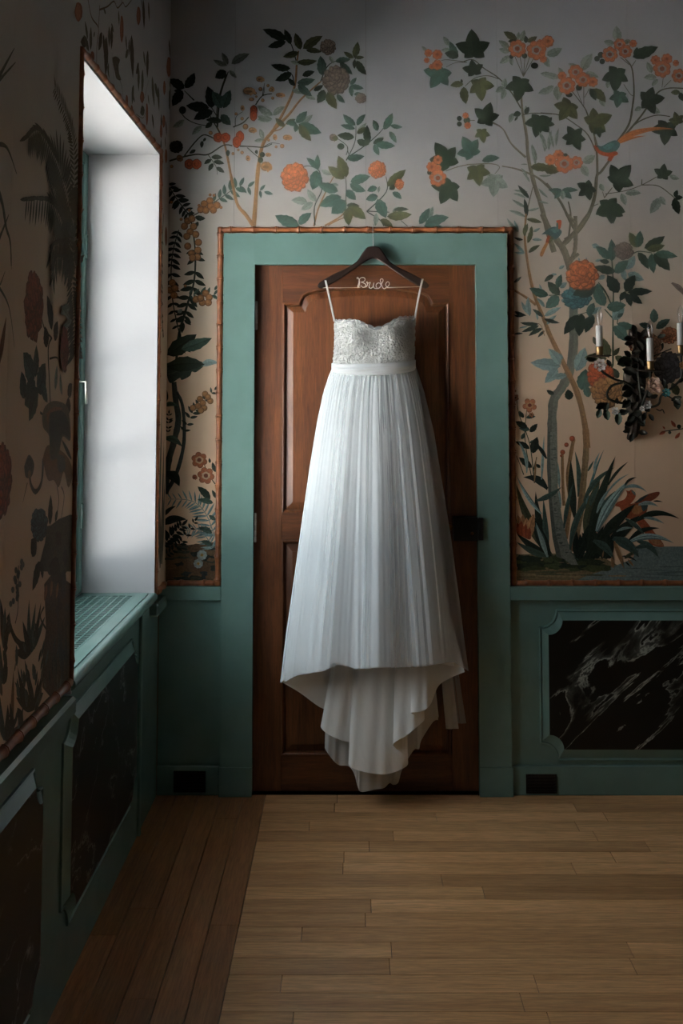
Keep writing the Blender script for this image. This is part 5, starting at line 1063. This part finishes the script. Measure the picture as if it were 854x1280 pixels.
    bl = [(20, 480, 175, 8, 24, 'b', .03), (90, 230, 105, 140, 10, 'q', 0), (0, 460, 265, 168, 44, 't', .1), (210, 320, 383, 118, 26, 'd', .06), (200, 390, 392, 222, 18, 'q', .08), (40, 870, 272, 70, 84, 'd', .03), (110, 560, 240, 330, 30, 'q', .05), (150, 560, 270, 370, 60, 't', .03), (110, 720, 400, 270, 78, 'q', .06, 1), (350, 320, 455, 252, 22, 'k', .12), (330, 350, 545, 382, 30, 'q', .18), (140, 790, 445, 480, 92, 'd', .03), (220, 810, 480, 580, 100, 'k', 0), (430, 640, 820, 608, 52, 'd', .16), (470, 490, 642, 505, 36, 'q', .14), (515, 600, 692, 652, 26, 'q', .08), (600, 458, 680, 465, 14, 'k', .05), (390, 790, 652, 690, 42, 'k', .12), (360, 610, 520, 745, 40, 't', .05), (280, 720, 430, 690, 24, 'q', .1), (380, 815, 772, 818, 54, 'q', .14, 1), (250, 775, 475, 940, 92, 't', .1), (80, 795, 258, 965, 66, 't', .12), (460, 800, 645, 945, 54, 't', .12), (440, 860, 622, 860, 40, 't', .1), (330, 930, 460, 980, 20, 'k', .1), (350, 950, 430, 890, 30, OG, 0), (260, 800, 345, 1040, 34, BR, 0), (380, 960, 430, 1020, 20, BR, 0), (360, 980, 400, 1020, 14, 'k', 0), (160, 940, 170, 880, 14, BR, 0), (250, 1030, 240, 930, 30, BR, 0)]
    for q in bl: p.blade(*q[:6], bend=q[6], stripe=len(q) > 7)
    p.done('painted_grass', keep=True)
    p.view(720, 370, 854)
    p.stroke([(690, 1080), (760, 1070), (830, 1060), (1000, 1040)], 8, 8, DG); p.leaves([(710, 1060, 690, 1038, .5, (170, 76, 40)), (715, 1080, 662, 1105, .45, (170, 76, 40)), (795, 1045, 758, 990, .42, (170, 76, 40)), (790, 1135, 830, 1085, .42, (170, 76, 40)), (860, 1020, 900, 960, .4, (170, 76, 40))]); p.berries([(822, 1040, 16), (748, 1088, 12)], DG)
    p.done('painted_branch')

def corner_vine(p):
    p.view(190, 440, 290, 400); p.i = 0
    p.poly([(68, 950), (180, 965), (316, 950), (316, 1148), (68, 1148)], (96, 74, 52), 1, False)
    for k in range(30): p.blob(p.rng.uniform(80, 310), p.rng.uniform(960, 1140), p.rng.uniform(10, 50), p.rng.uniform(6, 18), p.rng.choice([(40, 50, 44), (60, 66, 50), (110, 84, 58), (44, 60, 62)]), 1, 10, .2, k)
    p.frond([(312, 920), (270, 810), (200, 745), (80, 735)], 16, 85, (112, 146, 148), 0.1); p.frond([(305, 980), (240, 890), (150, 900)], 13, 70, (120, 152, 152), 0.1)
    p.stroke([(110, 150), (120, 250), (132, 340), (110, 450), (80, 560), (66, 710)], 26, 34, (58, 66, 60)); p.stroke([(125, 200), (155, 280), (160, 450), (125, 600), (75, 695)], 14, 20, (52, 64, 60))
    p.poly([(68, 60), (150, 33), (262, 55), (222, 100), (200, 98), (190, 120), (150, 140), (138, 130), (92, 156), (74, 112)], (46, 66, 52)); p.stroke([(72, 115), (150, 90), (255, 58)], 3, 2, (74, 92, 74)); p.blade(245, 66, 335, 55, 34, 'q', .1)
    for q in [(58, 270, 134, 272, 24, 't', .15), (60, 430, 152, 475, 34, 't', .15), (70, 600, 138, 672, 52, 'd', .15), (40, 345, 62, 250, 24, 't', .15), (40, 540, 68, 420, 24, 't', .15), (45, 700, 75, 590, 30, 'd', .15), (50, 862, 175, 838, 40, 'k', .12), (60, 820, 120, 770, 20, 'd', .1), (70, 250, 75, 190, 20, 'd', 0)]: p.blade(*q[:6], bend=q[6])
    p.pinnate([(58, 965), (100, 920), (150, 868)], 9, 52, 'k', 60); p.pinnate([(75, 1010), (140, 960), (215, 845)], 9, 36, 'k', 60); p.pinnate([(80, 400), (85, 310)], 5, 28, 'k')
    p.pinnate([(160, 400), (195, 320), (235, 270), (312, 190)], 8, 44, 'd', 60)
    p.berries([(x, y, 15) for x, y in [(240, 235), (266, 210), (230, 270), (262, 280), (292, 245), (246, 292), (255, 255), (205, 280), (280, 225)]], (160, 112, 66))
    p.leaves([(292, 735, 228, 672, .4, 'd'), (306, 755, 228, 738, .36, 't'), (318, 730, 300, 690, .4, 'd'), (302, 905, 232, 878, .4, 't'), (318, 840, 284, 815, .5, 't'), (302, 968, 244, 945, .4, 't'), (290, 555, 286, 530, .5), (318, 600, 302, 550, .4)])
    p.stroke([(316, 660), (275, 600), (262, 560)], 5, 4, DG); p.blossom(237, 540, 40, (150, 84, 44), (204, 170, 130), (104, 50, 24), 6); p.blossom(270, 618, 42, (160, 92, 56), (214, 184, 150), (104, 50, 24), 6); p.bud(212, 625, 14, 16, (140, 70, 40))
    for x, y, r in [(250, 1015, 26), (232, 1058, 24)]: p.blossom(x, y, r, (150, 166, 166), (190, 190, 170), (170, 130, 60), 9)
    p.done('painted_vine', keep=True)
    p.view(190, 200, 290, 492)
    for q in [([(235, 340), (265, 540), (260, 740), (215, 900), (165, 1080), (150, 1250)], 8, 18), ([(110, 170), (160, 250), (230, 340)], 5, 8), ([(250, 345), (340, 290), (500, 180)], 7, 4), ([(165, 430), (130, 560), (118, 700), (130, 880), (165, 1050)], 6, 8)]: p.stroke(*q, col=(50, 58, 44))
    p.pinnate([(100, 150), (160, 245), (225, 335)], 9, 70, 'k', 60); p.pinnate([(370, 260), (430, 225), (500, 180), (560, 160), (690, 195)], 8, 74, 't', 60); p.pinnate([(165, 430), (130, 560), (118, 700), (130, 880), (165, 1050)], 15, 66, 'k', 62); p.pinnate([(265, 540), (262, 740), (215, 900), (195, 1000)], 10, 84, 'd', 62)
    p.pinnate([(225, 830), (300, 830), (400, 830)], 5, 60, 't', 60); p.pinnate([(165, 1170), (250, 1150)], 5, 40, 'd')
    p.leaves([(240, 360, 245, 310, .5), (265, 350, 330, 360, .5), (285, 380, 260, 420, .5), (95, 1200, 275, 1072, .46, 'd'), (180, 1165, 370, 1095, .34, 't'), (95, 1272, 325, 1258, .4, 'd'), (160, 940, 185, 915, .7, 'p'), (385, 800, 400, 770, .5, 't'), (400, 850, 370, 830, .6, 't')])
    p.berries([(x, y, 21) for x, y in [(220, 375), (246, 362), (200, 408), (256, 410), (235, 442), (270, 458), (215, 470), (286, 507), (220, 530), (283, 555), (243, 575), (280, 597), (250, 602), (322, 270), (357, 250), (300, 305), (332, 310), (362, 285), (400, 278), (378, 308), (125, 755), (112, 800), (136, 832), (142, 790), (330, 820), (352, 845), (310, 877), (272, 857), (347, 877), (300, 850)]] + [(x, y, 9) for x, y in [(358, 215), (382, 218), (290, 280), (230, 310), (120, 260), (205, 775), (425, 292), (180, 365)]], (164, 112, 66))
    p.done('painted_vine')

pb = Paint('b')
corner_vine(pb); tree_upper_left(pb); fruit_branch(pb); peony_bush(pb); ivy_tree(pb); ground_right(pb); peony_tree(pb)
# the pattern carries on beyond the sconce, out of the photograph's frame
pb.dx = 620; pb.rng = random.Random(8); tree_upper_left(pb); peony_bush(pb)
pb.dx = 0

# ---- window wall
pl = Paint('l')
def palms(p):
    p.view(0, 60, 110, 521)
    p.frond([(430, 1250), (440, 850), (430, 560), (390, 400), (318, 228)], 46, 120, (66, 74, 40), .25)
    p.frond([(425, 1010), (380, 820), (320, 640), (230, 480), (160, 520)], 40, 240, (64, 76, 58), .9)
    p.frond([(425, 1210), (370, 1050), (290, 900), (140, 890)], 36, 230, (72, 88, 78), .9)
    p.frond([(440, 1290), (400, 1150), (320, 1150), (290, 1240)], 26, 200, (56, 70, 56), .9)
    for q in [([(-30, 570), (40, 590), (98, 745)], 26, 6), ([(-20, 820), (15, 930), (35, 1060), (60, 1150), (66, 1290)], 34, 10), ([(-10, 175), (85, 0)], 22, 4), ([(-10, 195), (92, 84)], 18, 4), ([(-10, 1140), (52, 985)], 22, 4)]: p.stroke(*q, col=(84, 100, 88))
    p.done('painted_palm', keep=True)
    p.view(0, 300, 100, 640)
    p.frond([(600, 900), (590, 600), (570, 380), (540, -60)], 40, 230, (48, 62, 44), .8); p.frond([(520, 120), (440, 130), (400, 330)], 16, 220, (66, 78, 62), .9)
    for q in [([(70, -40), (88, 100), (90, 235)], 22, 4), ([(-20, 360), (50, 480), (85, 610), (115, 860)], 22, 4), ([(0, 360), (40, 250)], 14, 4)]: p.stroke(*q, col=(84, 96, 78))
    p.blade(-10, 1000, 50, 610, 60, (110, 66, 38))
    p.stroke([(330, 620), (360, 720), (410, 780)], 14, 14, DG); p.stroke([(415, 780), (385, 870), (395, 1150), (405, 1400)], 18, 20, DG); p.stroke([(395, 950), (460, 945), (480, 1050)], 16, 8, DG); p.stroke([(320, 1380), (370, 1410), (410, 1395)], 16, 16, DG)
    p.leaves([(415, 720, 375, 440, .45, 'd'), (375, 860, 358, 690, .8, 'd'), (435, 805, 462, 648, .7, 'd'), (545, 540, 465, 590, .3, 'p'), (550, 640, 470, 520, .2, 'p'), (560, 640, 480, 700, .2, 'p'), (440, 1200, 455, 1000, .4, 'p'), (495, 1240, 480, 1060, .35, 'p'), (280, 1100, 290, 838, .55, 't'), (275, 1110, 185, 900, .6, 't'), (300, 1220, 362, 985, .8, 't'), (195, 1270, 170, 1050, .7, 't'), (280, 1130, 195, 1320, .8, 't'), (300, 1180, 230, 1450, .6, 't'), (330, 1150, 380, 1300, .5, 't'), (540, 1400, 548, 1250, .9, 'd'), (540, 1240, 575, 1150, .8, 'd')])
    p.done('painted_plant', keep=True)
    p.peony(268, 530, 74, 285, (142, 66, 36)); p.done('painted_peony', keep=True); p.peony(500, 880, 34, 185, (142, 62, 34)); p.done('painted_peony', keep=True)
    p.view(0, 480, 100, 640)
    p.peony(15, 760, 80, 300, (146, 66, 34)); p.done('painted_peony', keep=True)
    p.stroke([(345, 600), (332, 780), (285, 862), (245, 800), (235, 690)], 36, 28, (92, 94, 92)); p.poly([(192, 660), (230, 565), (272, 640), (252, 740), (205, 745)], (104, 98, 90)); p.blob(235, 720, 12, 30, (168, 140, 110)); p.stroke([(218, 790), (182, 945)], 12, 4, (84, 74, 60))
    p.poly([(340, 600), (380, 490), (470, 520), (550, 600), (580, 720), (545, 830), (510, 700), (470, 825), (430, 770), (380, 765)], (146, 106, 74)); p.poly([(450, 560), (510, 580), (520, 680), (470, 700)], (92, 90, 84))
    p.poly([(335, 260), (360, 180), (430, 135), (525, 165), (552, 240), (562, 450), (500, 420), (470, 560), (430, 608), (395, 590), (392, 420), (345, 350)], (122, 108, 92)); p.poly([(370, 240), (430, 185), (500, 200), (400, 240), (385, 330)], (166, 112, 84)); p.poly([(398, 230), (490, 214), (545, 300), (562, 450), (500, 400), (465, 560), (410, 600), (395, 400)], (70, 74, 62))
    p.stroke([(455, 820), (470, 930), (450, 1060)], 12, 10, (70, 64, 56)); p.stroke([(490, 820), (512, 900), (490, 1070)], 12, 10, (70, 64, 56)); p.blade(570, 600, 490, 440, 40, 'd')
    p.done('painted_heron', 'grey and tan heron bending its neck, painted beside the window', keep=True)
    p.poly([(350, 1300), (400, 1135), (470, 1080), (560, 1045), (590, 1050), (590, 1500), (300, 1500)], (84, 80, 64), 1, False); p.leaves([(400, 1130, 405, 885, .5, 'd'), (440, 1100, 462, 1005, .6, 'd'), (360, 1150, 350, 1060, .8, 'd')])
    p.view(0, 660, 100, 427)
    p.poly([(250, -10), (390, -40), (386, 190), (330, 270), (260, 250), (228, 170)], (88, 84, 66), 1, False); p.poly([(235, 300), (280, 240), (340, 270), (380, 300), (376, 845), (270, 905), (225, 850), (228, 680), (245, 540)], (86, 72, 54), 1, False)
    for k in range(18): p.blob(p.rng.uniform(270, 370), p.rng.uniform(20, 800), p.rng.uniform(6, 22), p.rng.uniform(20, 70), p.rng.choice([(58, 66, 60), (66, 60, 48), (48, 60, 60), (100, 86, 64)]), 1, 10, .2, k)
    p.done('painted_rock', keep=True)
    p.view(0, 480, 100, 640); p.peony(312, 1125, 68, 135, (70, 100, 110)); p.done('painted_peony', keep=True)
    p.view(0, 660, 100, 427)
    p.leaves([(215, 180, 172, 335, .55, 'd'), (220, 190, 228, 270, .6, 'd'), (190, 140, 165, 60, .8, 'd'), (320, 250, 260, 200, .6, 'k'), (300, 240, 330, 310, .6, 'k'), (250, 300, 235, 390, .6, (170, 110, 70)), (275, 280, 268, 370, .5, (176, 120, 80)), (310, 290, 300, 380, .5, (176, 120, 80))])
    for bx, by, L_ in [(165, 660, [(155, 380), (120, 495), (190, 400), (218, 395), (240, 470), (78, 655), (85, 600)]), (185, 960, [(85, 905), (78, 820), (92, 740), (130, 700), (232, 740), (205, 800), (230, 880), (215, 985)]), (20, 640, [(0, 375), (25, 420), (50, 445), (45, 560), (40, 640)]), (15, 830, [(0, 620), (30, 660), (40, 740)]), (25, 1130, [(0, 900), (40, 940), (60, 1000), (95, 1000)])]:
        for x, y in L_: p.blade(bx, by, x, y, 46, p.rng.choice(['t', 'd', 'd']), p.rng.uniform(-.1, .1))
    p.stroke([(38, 470), (80, 590), (155, 650)], 22, 22, DG); p.stroke([(235, 420), (215, 480), (260, 560)], 12, 10, (70, 70, 56)); p.stroke([(290, 400), (255, 460), (290, 520)], 12, 10, (70, 70, 56))
    for k in range(16): p.blob(lerp(102, 66, k / 16) + p.rng.uniform(-18, 22), lerp(180, 420, k / 16), 9, 18, (94, 98, 92), p.rng.uniform(.8, 1.2), 8)
    p.stroke([(98, 200), (95, 420), (80, 510)], 8, 8, (80, 84, 70))
    p.poly([(-5, 1215), (60, 1080), (150, 1010), (260, 900), (370, 800), (372, 835), (250, 950), (20, 1215)], (64, 52, 36), 1, False)
    for k in range(46):
        x = p.rng.uniform(0, 370); y = p.rng.uniform(560, 1180 - x * .85); a_ = p.rng.uniform(-.5, .5); ln = p.rng.uniform(50, 120)
        p.leaf(x, y, x + 18 * math.sin(a_ * 3), y - ln * math.cos(a_), p.rng.uniform(.3, .5), p.rng.choice([(70, 92, 84), (92, 108, 98), (60, 74, 58), (112, 104, 78), (48, 62, 50)]))
    for q in [(60, 1080, 70, 760, 40, (124, 92, 60)), (70, 1100, 50, 930, 40, 'd'), (120, 1050, 90, 960, 50, 'd'), (300, 890, 280, 660, 40, (78, 76, 58)), (340, 850, 300, 400, 60, (60, 72, 66)), (355, 840, 345, 420, 50, (62, 66, 52))]: p.blade(*q)
    p.done('painted_plant', keep=True)
def overdoor(p):
    p.view(80, 0, 220); br = (96, 66, 44)
    for q in [([(180, -20), (210, 130), (262, 215), (250, 350), (248, 490)], 14, 12), ([(272, 40), (262, 215)], 12, 12), ([(268, 75), (330, 50), (380, 10), (408, 60), (448, 20), (470, 52), (515, 0)], 14, 9), ([(585, 830), (620, 720), (645, 610)], 6, 5), ([(550, 870), (600, 900), (620, 860)], 6, 5), ([(365, 400), (380, 640)], 4, 4)]: p.stroke(*q, col=br)
    for a, b in [((300, 260), (310, 440)), ((322, 280), (315, 580)), ((290, 250), (262, 385)), ((345, 200), (342, 360)), ((360, 180), (380, 250)), ((365, 200), (360, 380)), ((320, 100), (300, 70)), ((180, 300), (158, 158)), ((175, 300), (125, 320)), ((190, 385), (148, 268)), ((200, 380), (205, 200)), ((225, 280), (235, 240)), ((500, 300), (492, 430)), ((515, 265), (525, 600)), ((488, 380), (466, 440)), ((470, 270), (480, 390)), ((605, 390), (622, 510)), ((640, 385), (634, 600)), ((570, 480), (548, 560)), ((572, 520), (568, 700)), ((600, 530), (592, 720)), ((672, 580), (690, 820)), ((690, 640), (722, 760)), ((532, 650), (518, 800)), ((520, 700), (540, 780)), ((742, 870), (738, 1000)), ((776, 920), (782, 1040)), ((742, 1060), (735, 1160)), ((770, 1040), (772, 1130)), ((604, -10), (610, 225)), ((645, 10), (650, 165)), ((590, -10), (592, 60)), ((330, 500), (345, 600)), ((340, 480), (335, 560)), ((670, 870), (685, 990)), ((640, 720), (650, 800)), ((615, 840), (580, 860)), ((690, 1050), (675, 1090)), ((720, 660), (725, 850)), ((415, 80), (420, 200)), ((440, -10), (440, 30)), ((800, 300), (808, 440)), ((808, 700), (800, 840))]:
        p.leaf(*a, *b, .42, p.rng.choice([DG, (70, 86, 74), (88, 96, 84), DK]))
    p.poly([(368, 440), (395, 430), (425, 455), (415, 500), (420, 560), (435, 610), (400, 600), (385, 540), (372, 480)], (92, 84, 72)); p.stroke([(420, 600), (440, 660), (450, 745)], 10, 6, (66, 62, 52))
    for q in [(830, 640, 26, 40), (820, 720, 20, 50), (835, 1110, 26, 50)]: p.blob(*q, DK)
    for q in [(110, 90, 30, 75), (440, 220, 14, 105), (568, 120, 16, 72), (800, 510, 19, 78), (765, 670, 10, 55), (760, 925, 12, 48), (740, 1000, 10, 52), (632, 870, 9, 85), (595, 740, 16, 45), (478, 765, 10, 42), (516, 840, 9, 40), (778, 1190, 10, 55), (215, 430, 16, 40)]: p.blob(*q, (148, 72, 42), 1, 12, .05); p.blob(q[0] - 2, q[1], q[2] * .6, q[3] * .8, (170, 98, 66), 1, 10)
    p.done('painted_vine', keep=True)
    p.view(190, 200, 290, 492)
    for q in [([(70, 330), (62, 600), (60, 900), (70, 1090)], 20, 30)]: p.stroke(*q, col=(56, 66, 54))
    p.pinnate([(65, 500), (60, 800), (66, 1060)], 10, 60, 'k'); p.blob(86, 470, 8, 60, (130, 66, 40))
    p.view(190, 440, 290, 400)
    for q in [(30, 1070, 50, 250, 60, 't'), (45, 1060, 60, 420, 60, 'd'), (26, 1070, 30, 100, 40, 'q'), (50, 1060, 64, 620, 60, 'd'), (40, 1080, 40, 760, 80, 'k')]: p.blade(*q)
    p.done('painted_vine')
palms(pl); overdoor(pl)
